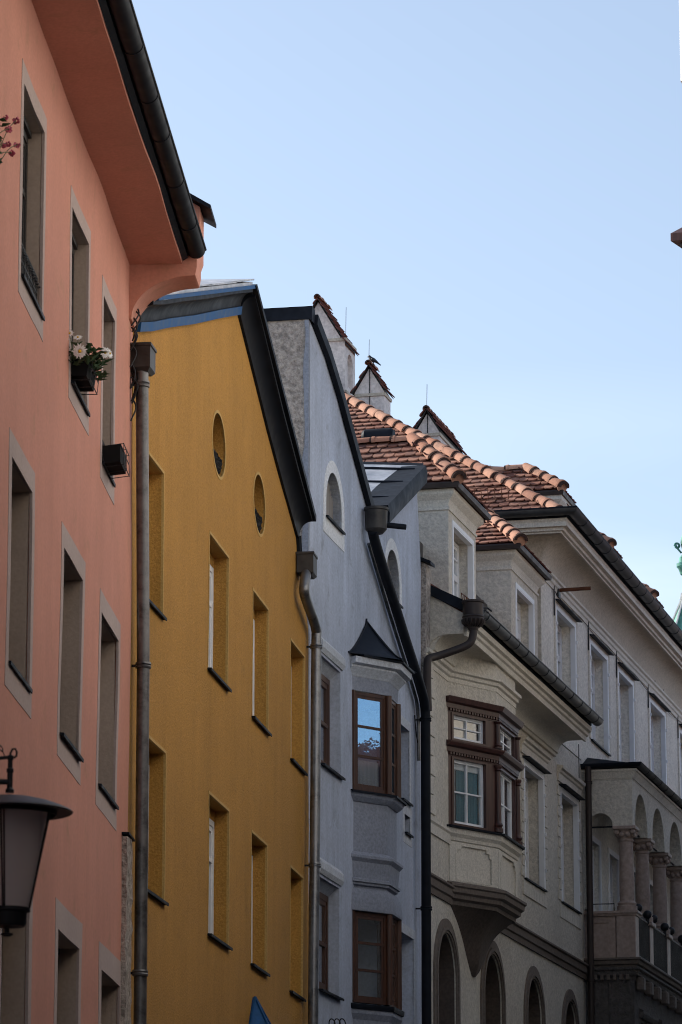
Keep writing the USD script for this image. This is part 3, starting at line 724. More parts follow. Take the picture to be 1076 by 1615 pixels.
# ================================================================== grey-white house with the two-part saddle front
C = House(B.on(487, 1100), azimuth(1820), 'town_house', 'pale blue-grey plastered house with valley gable and brown-framed canted bay', 'house', warp=0.016, seed=21)
LC = C.sz(664, 1000)[0]
VAL = (4.45, 14.02)
pc = sg.Polygon([(0.02, 0), (0.02, 15.86), (1.0, 15.60), (1.88, 15.22), (3.88, 14.18), VAL, (5.21, 14.40), (7.80, 15.50), (7.92, 15.4), (8.25, 14.1), (LC, 13.2), (LC, 0)])
arches = [arch(1.06, 2.14, 13.39, 13.56), arch(5.36, 6.44, 13.20, 13.40)]
wc = [(0.78, 2.08, 9.93, 11.40), (0.70, 1.99, 6.91, 8.40), (6.52, 7.20, 10.32, 11.43), (6.78, 7.22, 9.85, 10.12), (6.05, 7.5, 6.3, 8.33)]
S0, S1, PC, CC = 2.90, 4.76, 0.40, 0.585
bayhole = [rect(S0 + 0.15, S1 - 0.15, 9.9, 11.3), rect(S0 + 0.15, S1 - 0.15, 6.97, 8.2)]
C.wall(pc, arches + [rect(*w) for w in wc] + bayhole, 'blue_grey_plaster', refine=0.28)
C.body(pc, front=-1.3)
# fire wall seen above the yellow roof: rough-cast, with a smooth plaster edge along the front corner
sw = prism(sg.Polygon([(-8.0, 9.0), (0.0, 9.0), (0.0, 15.86), (-8.0, 15.86)]), -0.03, 0.0, 'oz', 0.09)
v = np.array(sw.vertices); near = v[:, 1] < -0.02
v[near, 1] -= 0.028 * meshkit.fbm(v[near] * 9.0, 3, 9); sw.vertices = v
C.add('side_wall', sw, 'rough_cast')
ed = [(0.004, 9.0), (0.004, 15.85)] + [(-0.02 - 0.06 * meshkit.fbm(np.array([[z * 2.3, 0, 0]]), 3, 4)[0] - 0.02 * (z < 14), z) for z in np.linspace(15.85, 9.0, 40)]
C.add('corner_render', prism(ed, -0.062, -0.02, 'oz'), 'bay_grey_plaster')
C.add('coping', prism([(-8.0, 15.86), (0.04, 15.86), (0.05, 15.83), (0.05, 16.04), (-8.0, 16.06)], -0.07, 0.13, 'oz'), 'slate_sheet')
vl = [(0.14, 15.87), (1.0, 15.62), (1.88, 15.24), (3.88, 14.20), (4.30, 14.02)]
verge(C, vl, [(-0.3, 0.0), (0.01, 0.0), (0.01, -0.04), (0.085, -0.04), (0.085, 0.12), (-0.3, 0.12)], 'charcoal_sheet', 'coping')
rc = C.add('roof', prism([(0.0, 15.82), (1.0, 15.58), (1.88, 15.2), (4.45, 13.98), (7.9, 15.48), (7.9, 15.60), (4.45, 14.10), (1.88, 15.32), (1.0, 15.70), (0.0, 15.94)], -8.0, -0.05, 'sz'), 'charcoal_sheet')
# right part: sloping sheet roof with standing seams behind a deep dark verge
verge(C, [(4.78, 14.13), (7.86, 15.46)], [(-0.3, 0.0), (0.02, 0.0), (0.02, -0.03), (0.17, -0.03), (0.19, 0.12), (0.17, 0.24), (-0.3, 0.24)], 'black_sheet', 'verge_board')
q = np.array([[0.05, 4.6, 14.28], [0.05, 7.9, 15.72], [-5.0, 7.9, 16.1], [-5.0, 4.6, 14.5]])
rs = add(rc, 'roof_sheet', hull(np.vstack([q, q - [0, 0, .03]])), 'roof_sheet')
for s in (5.35, 6.5, 7.5):
    f = (s - 4.6) / 3.3; za, zb = 14.28 + f * 1.44, 14.5 + f * 1.6
    add(rs, 'roof_seam', tube([(0.05, s, za + .015), (-5.0, s, zb + .015)], 0.022, 6), 'slate_sheet')
add(rs, 'ridge_flashing', hull([(0.1, 7.86, 15.70), (0.1, 7.95, 15.76), (-5, 7.86, 16.09), (-5, 7.95, 16.14), (0.1, 7.95, 15.70), (-5, 7.95, 16.08)]), 'slate_sheet')
add(rs, 'gutter_lining', hull([(0.0, 4.25, 14.14), (-5, 4.25, 14.4), (0.0, 5.2, 14.56), (-5, 5.2, 14.83), (0, 5.2, 14.52), (-5, 5.2, 14.8)]), 'blue_sheet')
# arched attic niches with white plaster bands
for i, (a0, a1, zb, zsp) in enumerate(((1.06, 2.14, 13.39, 13.56), (5.36, 6.44, 13.20, 13.40))):
    outer = arch(a0 - 0.17, a1 + 0.17, zb - (0.25 if i == 0 else 0.1), zsp)
    C.add('arch_band', C.warp(prism(outer.difference(arch(a0, a1, zb, zsp)), -0.02, 0.009, 'sz', 0.2)), 'limewash', 30)
    C.add('arch_lining', prism(arch(a0 - .01, a1 + .01, zb, zsp).difference(arch(a0, a1, zb, zsp)), -0.40, -0.0205, 'sz'), 'limewash')
    C.add('arch_panel', prism(arch(a0, a1, zb, zsp), -0.42, -0.125, 'sz'), 'grey_shutter')
    C.add('shutter_board', cat([box(-0.122, -0.108, q - 0.115, q + 0.115, zb + 0.02, zsp + math.sqrt(max(0.0, 0.5 ** 2 - (q - (a0 + a1) / 2) ** 2)) - 0.03) for q in np.linspace(a0 + 0.17, a1 - 0.17, 4)]), 'grey_shutter')
    ledge(C, a0 - 0.02, a1 + 0.06, zb + 0.01, out=0.05, back=0.25)
# recessed windows left of the bay
for (a, b, c, d) in wc[:2]:
    casement(C, a, b, c + 0.02, d - 0.1, 0.15, 'brown_wood', bars_s=[(0.5, 0.1)], bars_z=[(0.5, 0.05)], fw=0.09, sash=0.07)
    C.add('window_lintel', prism([(-0.42, d - 0.11), (-0.15, d - 0.11), (-0.02, d + 0.02), (-0.42, d + 0.02)], a + .003, b - .003, 'oz'), 'white_plaster')
    ledge(C, a - 0.03, b + 0.06, c + 0.01, out=0.06, back=0.3)
    hd = sweep([(0, a - 0.10), (0, b + 0.10)], [(-0.02, d + 0.04), (0.02, d + 0.04), (0.05, d + 0.10), (0.05, d + 0.19), (0.0, d + 0.26), (-0.02, d + 0.26)])
    C.add('window_head_mould', hd, 'white_plaster')
for (a, b, c, d) in wc[2:]:
    casement(C, a, b, c + 0.02, d - 0.02, 0.28, 'brown_wood', bars_z=[(0.5, 0.05)], fw=0.07)
    ledge(C, a - 0.02, b + 0.05, c + 0.01, out=0.05, back=0.3)
    C.add('window_band', C.warp(prism(rect(a - .13, b + .12, c - .16, d + .14).difference(rect(a, b, c, d)), -0.02, 0.006, 'sz', 0.3)), 'white_plaster', 30)
# canted bay
def canted(s0, s1, pr, c, d=0.0): return [(0.0, s0), (pr, s0 + c), (pr, s1 - c), (0.0, s1)]
bp = canted(S0, S1, PC, CC)
def bay_course(H, path, prof, material, name, smooth=False, parent=None):
    P = [np.array(q, float) for q in path]
    for i, j in ((0, 1), (-1, -2)):          # run the course a little way into the wall
        t = P[i] - P[j]; P[i] = P[i] + t / np.linalg.norm(t) * 0.12
    return H.add(name, sweep(P, prof), material, smooth, parent=parent)
def bay_course(H, path, prof, material, name, smooth=False, parent=None):
    P = [np.array(q, float) for q in path]
    for i, j in ((0, 1), (-1, -2)):          # run the course a little way into the wall
        t = P[i] - P[j]; P[i] = P[i] + t / np.linalg.norm(t) * 0.12
    return H.add(name, sweep(P, prof), material, smooth, parent=parent)
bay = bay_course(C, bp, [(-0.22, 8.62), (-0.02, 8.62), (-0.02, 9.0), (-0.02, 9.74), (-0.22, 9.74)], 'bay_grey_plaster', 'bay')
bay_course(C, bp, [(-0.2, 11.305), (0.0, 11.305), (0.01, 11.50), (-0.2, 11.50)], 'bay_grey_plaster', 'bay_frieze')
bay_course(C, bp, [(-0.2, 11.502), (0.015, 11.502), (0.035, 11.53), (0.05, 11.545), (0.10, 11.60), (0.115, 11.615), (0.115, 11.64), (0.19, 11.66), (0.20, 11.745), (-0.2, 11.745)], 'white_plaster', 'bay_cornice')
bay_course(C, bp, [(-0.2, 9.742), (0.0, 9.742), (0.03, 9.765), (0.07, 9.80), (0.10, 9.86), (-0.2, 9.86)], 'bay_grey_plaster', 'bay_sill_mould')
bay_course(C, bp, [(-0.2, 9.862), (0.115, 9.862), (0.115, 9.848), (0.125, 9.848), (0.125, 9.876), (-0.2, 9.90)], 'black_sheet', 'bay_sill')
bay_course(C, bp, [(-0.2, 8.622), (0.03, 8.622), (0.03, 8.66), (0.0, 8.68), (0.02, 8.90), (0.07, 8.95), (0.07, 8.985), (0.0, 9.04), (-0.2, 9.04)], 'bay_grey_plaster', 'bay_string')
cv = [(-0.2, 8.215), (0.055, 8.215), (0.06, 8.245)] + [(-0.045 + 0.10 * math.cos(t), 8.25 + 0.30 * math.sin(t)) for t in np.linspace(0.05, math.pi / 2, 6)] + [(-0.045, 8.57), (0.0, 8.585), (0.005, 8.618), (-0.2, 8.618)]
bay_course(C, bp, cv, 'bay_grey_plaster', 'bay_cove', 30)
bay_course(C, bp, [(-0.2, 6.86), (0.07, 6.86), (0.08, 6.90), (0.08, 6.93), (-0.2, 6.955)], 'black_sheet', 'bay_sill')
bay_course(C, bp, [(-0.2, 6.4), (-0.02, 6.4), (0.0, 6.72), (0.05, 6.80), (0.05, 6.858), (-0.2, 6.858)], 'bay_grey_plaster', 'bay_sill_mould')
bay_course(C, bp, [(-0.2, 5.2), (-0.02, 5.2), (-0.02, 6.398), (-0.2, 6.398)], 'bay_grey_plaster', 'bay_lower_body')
def bay_windows(H, path, z0, z1, material, lights, name):
    for i in range(3):
        p0, p1 = np.array(path[i]), np.array(path[i + 1]); L = float(np.linalg.norm(p1 - p0))
        a = 0.0 if i else 0.05
        pl = lambda mm, p0=p0, p1=p1: on_face(mm, p0, p1)
        casement(H, 0.035, L - 0.035, z0, z1, 0.012, material, bars_s=[(0.5, 0.09)] if L > 0.72 and i == 1 else [], bars_z=lights, fw=0.05, sash=0.045, place=pl, name='bay_window', gd=0.018, glass='coated_glass' if name == 'upper' else 'glass')
    for i in (1, 2):
        H.add('bay_corner_post', prism(sg.Point(path[i]).buffer(0.048, 4), z0, z1, 'os'), material)
    H.add('bay_corner_post', box(-0.1, 0.03, path[0][1] - 0.03, path[0][1] + 0.05, z0, z1), material)
bay_windows(C, bp, 9.90, 11.30, 'brown_wood', [(0.35, 0.035), (0.65, 0.035)], 'upper')
bay_windows(C, bp, 6.956, 8.21, 'brown_wood', [(0.36, 0.035), (0.66, 0.035)], 'lower')
# net curtain behind the upper bay glass
def curtain(H, s0, s1, z0, z1, o, material, place, waves=7, amp=0.02, parent=None):
    n = 60; s = np.linspace(s0, s1, n); oo = o + amp * np.sin(np.linspace(0, waves * 2 * math.pi, n)) + amp * 0.4 * np.sin(np.linspace(1, waves * 4.7, n))
    V = np.vstack([np.column_stack([oo, s, np.full(n, z0)]), np.column_stack([oo * 1.0, s, np.full(n, z1)])])
    Fs = [(i, i + 1, n + i + 1) for i in range(n - 1)] + [(i, n + i + 1, n + i) for i in range(n - 1)]
    return H.add('curtain', place(trimesh.Trimesh(V, Fs, process=False)), material, True, parent=parent)
for i_ in (0, 1):
    p0_, p1_ = np.array(bp[i_]), np.array(bp[i_ + 1])
    curtain(C, 0.12, float(np.linalg.norm(p1_ - p0_)) - 0.12, 9.93, 10.34, -0.07, 'curtain_white', lambda mm: on_face(mm, p0_, p1_), waves=6, amp=0.012)
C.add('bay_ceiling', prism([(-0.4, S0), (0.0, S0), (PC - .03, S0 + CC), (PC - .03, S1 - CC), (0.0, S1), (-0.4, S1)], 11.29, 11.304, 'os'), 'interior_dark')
# bay roof: flared, three-sided, of dark seamed sheet with a finial crease against the wall
ep = canted(S0 - 0.235 * 1.30, S1 + 0.235 * 1.30, PC + 0.235, CC + 0.1)
AP = np.array([0.03, (S0 + S1) / 2, 12.44])
def flare(path, z0, apex, k=9, power=1.3, seg=4):
    pts = []
    for i in range(3):
        for j in range(seg): pts.append(np.array(path[i]) + (np.array(path[i + 1]) - path[i]) * j / seg)
    pts.append(np.array(path[3])); V, Fs = [], []; n = len(pts)
    for r in range(k + 1):
        t = r / k
        for q in pts:
            xy = q + (apex[:2] - q) * t; V.append((xy[0], xy[1], z0 + (apex[2] - z0) * t ** power))
    for r in range(k):
        for j in range(n - 1):
            a, b, c, d = r * n + j, r * n + j + 1, (r + 1) * n + j + 1, (r + 1) * n + j
            Fs += [(a, b, c), (a, c, d)]
    return trimesh.Trimesh(V, Fs, process=False)
br = C.add('bay_roof', flare(ep, 11.775, AP), 'slate_sheet', 20)
add(br, 'eave_strip', sweep(bp, [(-0.1, 11.747), (0.235, 11.747), (0.235, 11.777), (-0.1, 11.79)]), 'black_sheet')
for i in (0, 1, 2):
    e = np.array(ep[i]); pts = [(*(e + (AP[:2] - e) * t), 11.775 + (AP[2] - 11.775) * t ** 1.3 + 0.008) for t in np.linspace(0, 1, 10)]
    add(br, 'roof_seam', tube(pts, 0.013, 6), 'charcoal_sheet')
add(br, 'wall_flashing', hull([(0.0, AP[1] - 0.07, 12.36), (0.03, AP[1] + 0.0, 12.50), (0.0, AP[1] + 0.09, 12.34), (0.05, AP[1] - 0.05, 12.36), (0.0, AP[1] + 0.0, 12.50)]), 'slate_sheet')
# valley rainwater head, spout and the thick dark pipe crossing the front
vs, vz = C.sz(594, 838, 0.2)
C.add('rainwater_head', lathe([(0, -0.03), (0.10, -0.03), (0.155, 0.03), (0.165, 0.30), (0.18, 0.31), (0.18, 0.345), (0.15, 0.345), (0.145, 0.28), (0, 0.28)], 0.19, vs + 0.02, vz, 24), 'dark_hopper', 35)
C.add('spout', tube([(0.26, vs + 0.1, vz + 0.12), (0.58, vs + 0.25, vz + 0.10)], 0.042, 12), 'black_sheet', 40)
dp = [C.sz(u, v, 0.16) for u, v in ((588, 838), (592, 855), (604, 895), (620, 945), (637, 1000), (653, 1050), (664, 1086), (670, 1112), (671.5, 1150), (672, 1300), (673, 1614))]
downpipe(C, [(0.16, s, z) for s, z in dp] + [(0.16, dp[-1][0], 0.2)], 0.075, 'charcoal_sheet', [(0.16, *C.sz(671.5, 1135, .16)), (0.16, *C.sz(672.5, 1433, .16))])
tp = [C.sz(u, v, 0.05) for u, v in ((583, 858), (597, 905), (615, 965), (634, 1025), (652, 1083), (660, 1120), (662, 1200))]
C.add('lead_strip', tube(smooth_path([(0.04, s, z) for s, z in tp], 5), 0.028, 8), 'zinc', 40)
C.add('cable', tube(smooth_path([(0.03, *C.sz(u, v, .03)) for u, v in ((654, 1128), (657, 1160), (661, 1180), (663, 1196))], 5), 0.01, 6), 'iron')
# wrought-iron bracket sign under the bay, only its top scrolls rise into view
sg_s, sg_z = C.sz(523, 1612, 0.1)
C.add('iron_bracket', cat([tube([(0.1 + 0.07 * k + 0.05 * math.cos(t) * (1 - t / 9), sg_s, sg_z - 0.03 + 0.07 * math.sin(t)) for t in np.linspace(0, 5, 14)], 0.009, 6) for k in range(3)] + [tube([(0, sg_s, sg_z - .07), (0.36, sg_s, sg_z - .07)], 0.012, 6)]), 'iron')

# ================================================================== beige house with the mahogany bay, and the taller one beyond it
D = House(C.on(667, 1150), azimuth(2090), 'town_house', 'beige roughcast house with two dormers and dark mahogany corner bay window', 'house', warp=0.010, seed=40)
LD = 13.44
EV = 12.95
dwin = [(7.90, 9.58, 10.37, 12.36), (11.26, 12.90, 10.37, 12.38)]
darch = [(0.85, 2.25), (4.30, 5.80), (7.85, 9.25), (11.28, 12.55)]
pd_ = sg.Polygon([(0, 0), (LD, 0), (LD, 13.27), (0.42, 13.27), (0.42, 14.05), (0, 14.2)])
b0, b1, bpj, bcr = 1.80, 5.60, 0.55, 1.12
D.wall(pd_, [rect(*w) for w in dwin] + [arch(a, b, 3.0, 8.0) for a, b in darch] + [rect(b0 + .25, b1 - .25, 10.5, 12.3)], 'stone_plaster', refine=0.3)
D.body(pd_.union(rect(0, LD, 0, 15.0)), front=-1.3)
def quoins(H, s, dirn, z0, z1, h, w_long, w_short, parent=None, o=0.0, name='quoin_stone', material='stone_smooth'):
    """Toothed blocks up the side of an opening."""
    n = max(1, int(round((z1 - z0) / h))); hh = (z1 - z0) / n
    for i in range(n):
        w = w_long if i % 2 == 0 else w_short
        a, b = (s, s + dirn * w) if dirn > 0 else (s + dirn * w, s)
        H.add(name, rbox(o - 0.01, o + 0.022, a, b, z0 + i * hh + 0.009, z0 + (i + 1) * hh - 0.009, 0.006), material, parent=parent)
def moulded_window(H, a, b, c, d, depth=0.26, head=True, quoin=True, mull=0.66, trim=0.085, blind=False):
    """White-framed window in a plaster reveal."""
    t = prism(rect(a - trim, b + trim, c, d + trim).difference(rect(a, b, c, d)), -0.03, 0.02, 'sz')
    t = cat([t, prism(rect(a + .001, b - .001, c, d - .001).difference(rect(a + .022, b - .022, c - .1, d - .022)), -0.075, 0.018, 'sz')])
    H.add('window_trim', t, 'white_paint')
    casement(H, a, b, c + 0.02, d - 0.02, depth, 'white_paint', bars_s=[(0.5, 0.10)], bars_z=[(mull, 0.11), (0.83, 0.03), (0.33, 0.03)], fw=0.06, sash=0.06, thick=0.09)
    ledge(H, a - 0.06, b + 0.09, c + 0.01, out=0.05, back=depth)
    for k, s in enumerate((a - trim + .03, b + trim - .03)):
        for z in (c + 0.35, (c + d) / 2, d - 0.3):
            H.add('shutter_hinge', box(0.018, 0.045, s - 0.02, s + 0.02, z - 0.03, z + 0.03), 'white_paint')
    if quoin:
        quoins(H, a - trim - 0.012, -1, c - 0.0, d + 0.08, 0.185, 0.235, 0.15)
        quoins(H, b + trim + 0.012, 1, c - 0.0, d + 0.08, 0.185, 0.235, 0.15)
        for i in range(9):   # stones of the flat arch below the sill
            w = (b - a + 0.42) / 9
            H.add('apron_stone', rbox(-0.01, 0.018, a - 0.21 + i * w + 0.006, a - 0.21 + (i + 1) * w - 0.006, c - 0.30, c - 0.045, 0.005), 'stone_smooth')
    if head:
        prof = [(-0.01, d + 0.16), (0.03, d + 0.16), (0.035, d + 0.30), (0.06, d + 0.32), (0.07, d + 0.36), (0.11, d + 0.38), (0.12, d + 0.43), (-0.01, d + 0.45)]
        H.add('window_cornice', sweep([(0, a - 0.30), (0, b + 0.30)], prof), 'stone_smooth')
        H.add('window_flashing', prism([(0.0, d + 0.125), (0.14, d + 0.105), (0.14, d + 0.09), (0.0, d + 0.10)], a - 0.15, b + 0.15, 'oz'), 'black_sheet')
for w in dwin: moulded_window(D, *w)
for k, (a, b) in enumerate(darch):
    D.add('arch_surround', D.warp(prism(arch(a - .22, b + .22, 3.0, 8.0).difference(arch(a - 0.002, b + 0.002, 3.0 - .1, 8.0)), -0.02, 0.03, 'sz')), 'brown_stone', 30)
    D.add('arch_mould', D.warp(prism(arch(a - .10, b + .10, 3.0, 8.0).difference(arch(a - 0.04, b + 0.04, 3.0 - .1, 8.0)), 0.028, 0.05, 'sz')), 'brown_stone', 30)
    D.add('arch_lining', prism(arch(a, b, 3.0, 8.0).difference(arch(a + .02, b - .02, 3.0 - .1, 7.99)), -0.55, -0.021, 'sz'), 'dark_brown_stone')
    casement(D, a + .03, b - .03, 3.2, 7.55, 0.40, 'white_paint', bars_s=[(0.5, 0.10)], bars_z=[(0.2, 0.04), (0.4, 0.04), (0.6, 0.04), (0.8, 0.04)], fw=0.07)
    f = D.add('fanlight', cat([prism(arch(a + .03, b - .03, 7.56, 8.0).difference(arch(a + .10, b - .10, 7.66, 8.0)), -0.49, -0.40, 'sz'), box(-0.47, -0.41, (a + b) / 2 - .02, (a + b) / 2 + .02, 7.6, 8.6), box(-0.47, -0.412, a + .05, b - .05, 8.0, 8.035)]), 'white_paint')
    D.add('transom', sweep([(-0.40, a + .03), (-0.40, b - .03)], [(-0.02, 7.52), (0.05, 7.53), (0.06, 7.58), (0.03, 7.62), (-0.02, 7.62)]), 'white_paint')
    add(f, 'pane', prism(arch(a + .08, b - .08, 7.6, 8.0), -0.45, -0.445, 'sz'), 'glass')
# left corner pilaster with joint lines
quoins(D, 0.18, 1, 10.42, 12.85, 0.30, 0.62, 0.50, name='corner_stone')
D.add('sill_band', sweep([(0, 0.05), (0, b0 + 0.05)], [(-0.01, 10.12), (0.025, 10.12), (0.03, 10.27), (0.055, 10.30), (0.055, 10.34), (-0.01, 10.36)]), 'stone_smooth')
stringp = [(-0.01, 9.18), (0.03, 9.18), (0.04, 9.27), (0.07, 9.29), (0.075, 9.40), (0.11, 9.42), (0.11, 9.45), (-0.01, 9.48)]
D.add('string_course', sweep([(0, 0.02), (0, b0 + 0.1)], stringp), 'brown_stone')
D.add('string_course', sweep([(0, b1 - 0.1), (0, LD + 0.4)], stringp), 'brown_stone')
# the bay
bd = canted(b0, b1, bpj, bcr)
bay_course(D, bd, [(-0.2, 12.47), (0.0, 12.47), (0.0, 13.22), (-0.2, 13.22)], 'stone_plaster', 'bay')
bay_course(D, bd, [(-0.1, 12.72), (0.01, 12.72), (0.015, 12.79), (0.05, 12.81), (0.055, 12.86), (0.10, 12.88), (0.10, 12.93), (-0.1, 12.97)], 'stone_smooth', 'bay_mould')
D.add('frieze_mould', sweep([(0, 0.05), (0, b0 + .05)], [(-0.01, 12.72), (0.01, 12.72), (0.015, 12.79), (0.05, 12.81), (0.055, 12.86), (0.10, 12.88), (0.10, 12.93), (-0.01, 12.97)]), 'stone_smooth')
bay_course(D, bd, [(-0.2, 12.235), (0.01, 12.235), (0.01, 12.30), (0.045, 12.30), (0.05, 12.37), (0.11, 12.39), (0.14, 12.455), (0.145, 12.468), (-0.2, 12.468)], 'mahogany', 'bay_cornice')
bay_course(D, bd, [(-0.2, 11.53), (0.0, 11.53), (0.01, 11.60), (0.045, 11.60), (0.05, 11.67), (0.11, 11.69), (0.14, 11.735), (0.145, 11.758), (-0.2, 11.79)], 'mahogany', 'bay_cornice')
bay_course(D, bd, [(-0.2, 10.39), (0.13, 10.385), (0.135, 10.415), (-0.2, 10.44)], 'black_sheet', 'bay_sill')
bay_course(D, bd, [(-0.2, 9.53), (-0.012, 9.53), (-0.012, 10.18), (0.02, 10.20), (0.03, 10.25), (0.075, 10.30), (0.085, 10.383), (-0.2, 10.383)], 'stone_smooth', 'bay_panel_course')
bay_course(D, bd, [(-0.2, 9.19), (-0.03, 9.19), (-0.02, 9.25), (0.05, 9.28), (0.06, 9.34), (0.11, 9.37), (0.12, 9.44), (0.15, 9.46), (0.15, 9.50), (0.02, 9.545), (-0.2, 9.545)], 'brown_stone', 'bay_corbel_mould')
# corbel: three concave faces drawn down to a point on the wall
cw = canted(b0 + .04, b1 - .04, bpj - 0.05, bcr)
def corbel(path, z1, tip, k=12):
    pts = []
    for i in range(3):
        for j in range(4): pts.append(np.array(path[i]) + (np.array(path[i + 1]) - path[i]) * j / 4)
    pts.append(np.array(path[3])); V, Fs = [], []; n = len(pts)
    for r in range(k + 1):
        t = r / k; f = (1 - t) ** 0.9 * (1 - 0.42 * math.sin(math.pi * t)) if t < 1 else 0
        g = (1 - t) * 0.93 + 0.07
        for q in pts:
            V.append((0.0 + q[0] * (f * 0.92 + 0.08), tip[0] + (q[1] - tip[0]) * (g * 0.5 + f * 0.5 if t < 1 else 0.05), z1 + (tip[1] - z1) * t))
    for r in range(k):
        for j in range(n - 1):
            a, b, c, d = r * n + j, r * n + j + 1, (r + 1) * n + j + 1, (r + 1) * n + j
            Fs += [(a, d, c), (a, c, b)]
    o = k * n
    Fs += [(o, o + j + 1, o + j) for j in range(1, n - 1)]
    return trimesh.Trimesh(V, Fs, process=False)
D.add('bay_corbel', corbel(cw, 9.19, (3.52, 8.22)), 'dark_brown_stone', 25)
for i in range(3):
    p0, p1 = np.array(bd[i]), np.array(bd[i + 1]); L = float(np.linalg.norm(p1 - p0))
    pl = lambda mm, p0=p0, p1=p1: on_face(mm, p0, p1)
    def shape(q):   # panel with notched upper corners
        r = 0.09
        return [(q, 9.57), (L - q, 9.57), (L - q, 10.14 - r * 1.6), (L - q - r * .55, 10.14 - r * 1.5), (L - q - r * .6, 10.14 - r * .7), (L - q - r * 1.5, 10.14 - r * .6), (L - q - r * 1.6, 10.14), (q + r * 1.6, 10.14), (q + r * 1.5, 10.14 - r * .6), (q + r * .6, 10.14 - r * .7), (q + r * .55, 10.14 - r * 1.5), (q, 10.14 - r * 1.6)]
    inn = sg.Polygon(shape(0.16))
    D.add('bay_panel_frame', pl(prism(rect(0.005, L - 0.005, 9.55, 10.18).difference(inn), -0.02, 0.012)), 'stone_smooth')
    D.add('bay_panel_bead', pl(prism(inn.difference(inn.buffer(-0.016)), -0.02, 0.018)), 'stone_smooth')
    post = 0.13 if i == 0 else 0.12
    right = 0.30 if i == 0 else (0.16 if i == 1 else 0.1)
    left = 0.13 if i == 0 else (0.22 if i == 1 else 0.3)
    for (z0, z1, bz) in ((11.79, 12.235, [(0.5, 0.022)]), (10.44, 11.53, [(0.5, 0.026)])):
        D.add('bay_frame', pl(prism(rect(0.0, L, z0, z1).difference(rect(left, L - right, z0 + 0.035, z1 - 0.03)), -0.10, 0.0)), 'mahogany')
        D.add('bay_frame_mould', pl(prism(rect(left - .05, L - right + .05, z0, z1 - .0).difference(rect(left, L - right, z0 + 0.035, z1 - .03)), -0.001, 0.014)), 'mahogany')
        casement(D, left, L - right, z0 + 0.035, z1 - 0.03, 0.045, 'white_paint', bars_s=[(0.5, 0.026 if i == 0 else 0.07)], bars_z=bz, fw=0.022, sash=0.028, place=pl, name='bay_window')
    nd = int(L / 0.066)   # dentils under both cornices
    for zt in (12.30, 11.60):
        D.add('dentils', cat([pl(box(0.0, 0.04, (j + 0.2) * L / nd, (j + 0.75) * L / nd, zt - 0.042, zt - 0.002)) for j in range(nd)]), 'mahogany', kind='stuff')
def turned(z0, z1, r):
    h = z1 - z0
    return [(0, 0), (r * 1.5, 0), (r * 1.5, h * .06), (r * 1.1, h * .07), (r * 1.45, h * .11), (r * 1.0, h * .15), (r * 0.95, h * .18), (r * 0.8, h * .9), (r * 1.2, h * .92), (r * 1.0, h * .94), (r * 1.35, h * .97), (r * 1.35, h), (0, h)]
for i in (1, 2):
    c = np.array(bd[i]) + np.array([0.015, 0])
    for z0, z1 in ((11.79, 12.235), (10.44, 11.53)):
        D.add('bay_column', lathe(turned(z0, z1, 0.055), c[0], c[1], z0, 12), 'mahogany', 35)
# what shows through the bay's glass: curtains, a pelmet, and the room
pl = lambda mm: on_face(mm, np.array(bd[0]), np.array(bd[1]))
for a, b, mt in ((0.20, 0.34, 'curtain_white'), (0.38, 0.60, 'curtain_teal'), (0.68, 0.93, 'curtain_teal')):
    curtain(D, a, b, 10.45, 11.48, -0.15, mt, pl, waves=5)
D.add('pelmet', pl(box(-0.19, -0.11, 0.15, 1.0, 11.36, 11.46)), 'white_paint')
D.add('blind', pl(box(-0.20, -0.19, 0.14, 0.98, 11.80, 12.22)), 'blind_fabric')
pl2 = lambda mm: on_face(mm, np.array(bd[1]), np.array(bd[2]))
curtain(D, 0.25, 0.62, 10.45, 11.48, -0.2, 'curtain_white', pl2, waves=6)
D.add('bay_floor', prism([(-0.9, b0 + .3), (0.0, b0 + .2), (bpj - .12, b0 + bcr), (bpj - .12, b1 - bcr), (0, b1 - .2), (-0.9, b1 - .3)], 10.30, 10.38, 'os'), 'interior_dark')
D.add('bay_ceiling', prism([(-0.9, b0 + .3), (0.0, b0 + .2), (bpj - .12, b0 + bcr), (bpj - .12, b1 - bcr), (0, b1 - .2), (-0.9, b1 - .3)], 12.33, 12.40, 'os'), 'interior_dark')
# eave: flat soffit with coved foot, moulded cornice, gutter
q = [(0.09 + 0.22 * (1 - math.cos(t)), 12.98 + 0.22 * math.sin(t)) for t in np.linspace(0, math.pi / 2, 8)]
eav = [(-0.02, 12.92), (0.05, 12.92), (0.06, 12.97)] + q + [(0.56, 13.205), (0.56, 13.17), (0.60, 13.17), (0.61, 13.25), (0.645, 13.27), (0.65, 13.32), (0.70, 13.34), (0.71, 13.42), (0.66, 13.46), (-0.02, 13.46)]
D.add('eave_cornice', sweep([(0, 0.44), (0, 10.66)], eav), 'stone_smooth', 25)
D.add('eave_end', prism([(0.0, 12.95)] + [(0.02 + 0.3 * (1 - math.cos(t)), 13.0 + 0.2 * math.sin(t)) for t in np.linspace(0, 1.5, 8)] + [(0.56, 13.2), (0.60, 13.5), (0.0, 13.86)], 0.40, 0.62, 'oz'), 'stone_plaster', 25)
D.add('verge_board', hull([(o, s, z) for s in (0.33, 0.50) for o, z in ((-0.1, 13.90), (-0.1, 14.06), (0.66, 13.50), (0.66, 13.68))]), 'black_sheet')
D.add('verge_cap', hull([(o, s, z) for s in (-0.1, 0.2) for o, z in ((-0.6, 14.55), (-0.6, 14.60), (0.16, 14.22), (0.16, 14.27))]), 'black_sheet')
D.add('fire_wall', prism([(-3.0, 12.0), (0.04, 12.0), (0.07, 14.24), (-0.6, 14.54), (-3, 15.6)], -0.02, 0.30, 'oz'), 'rough_cast')
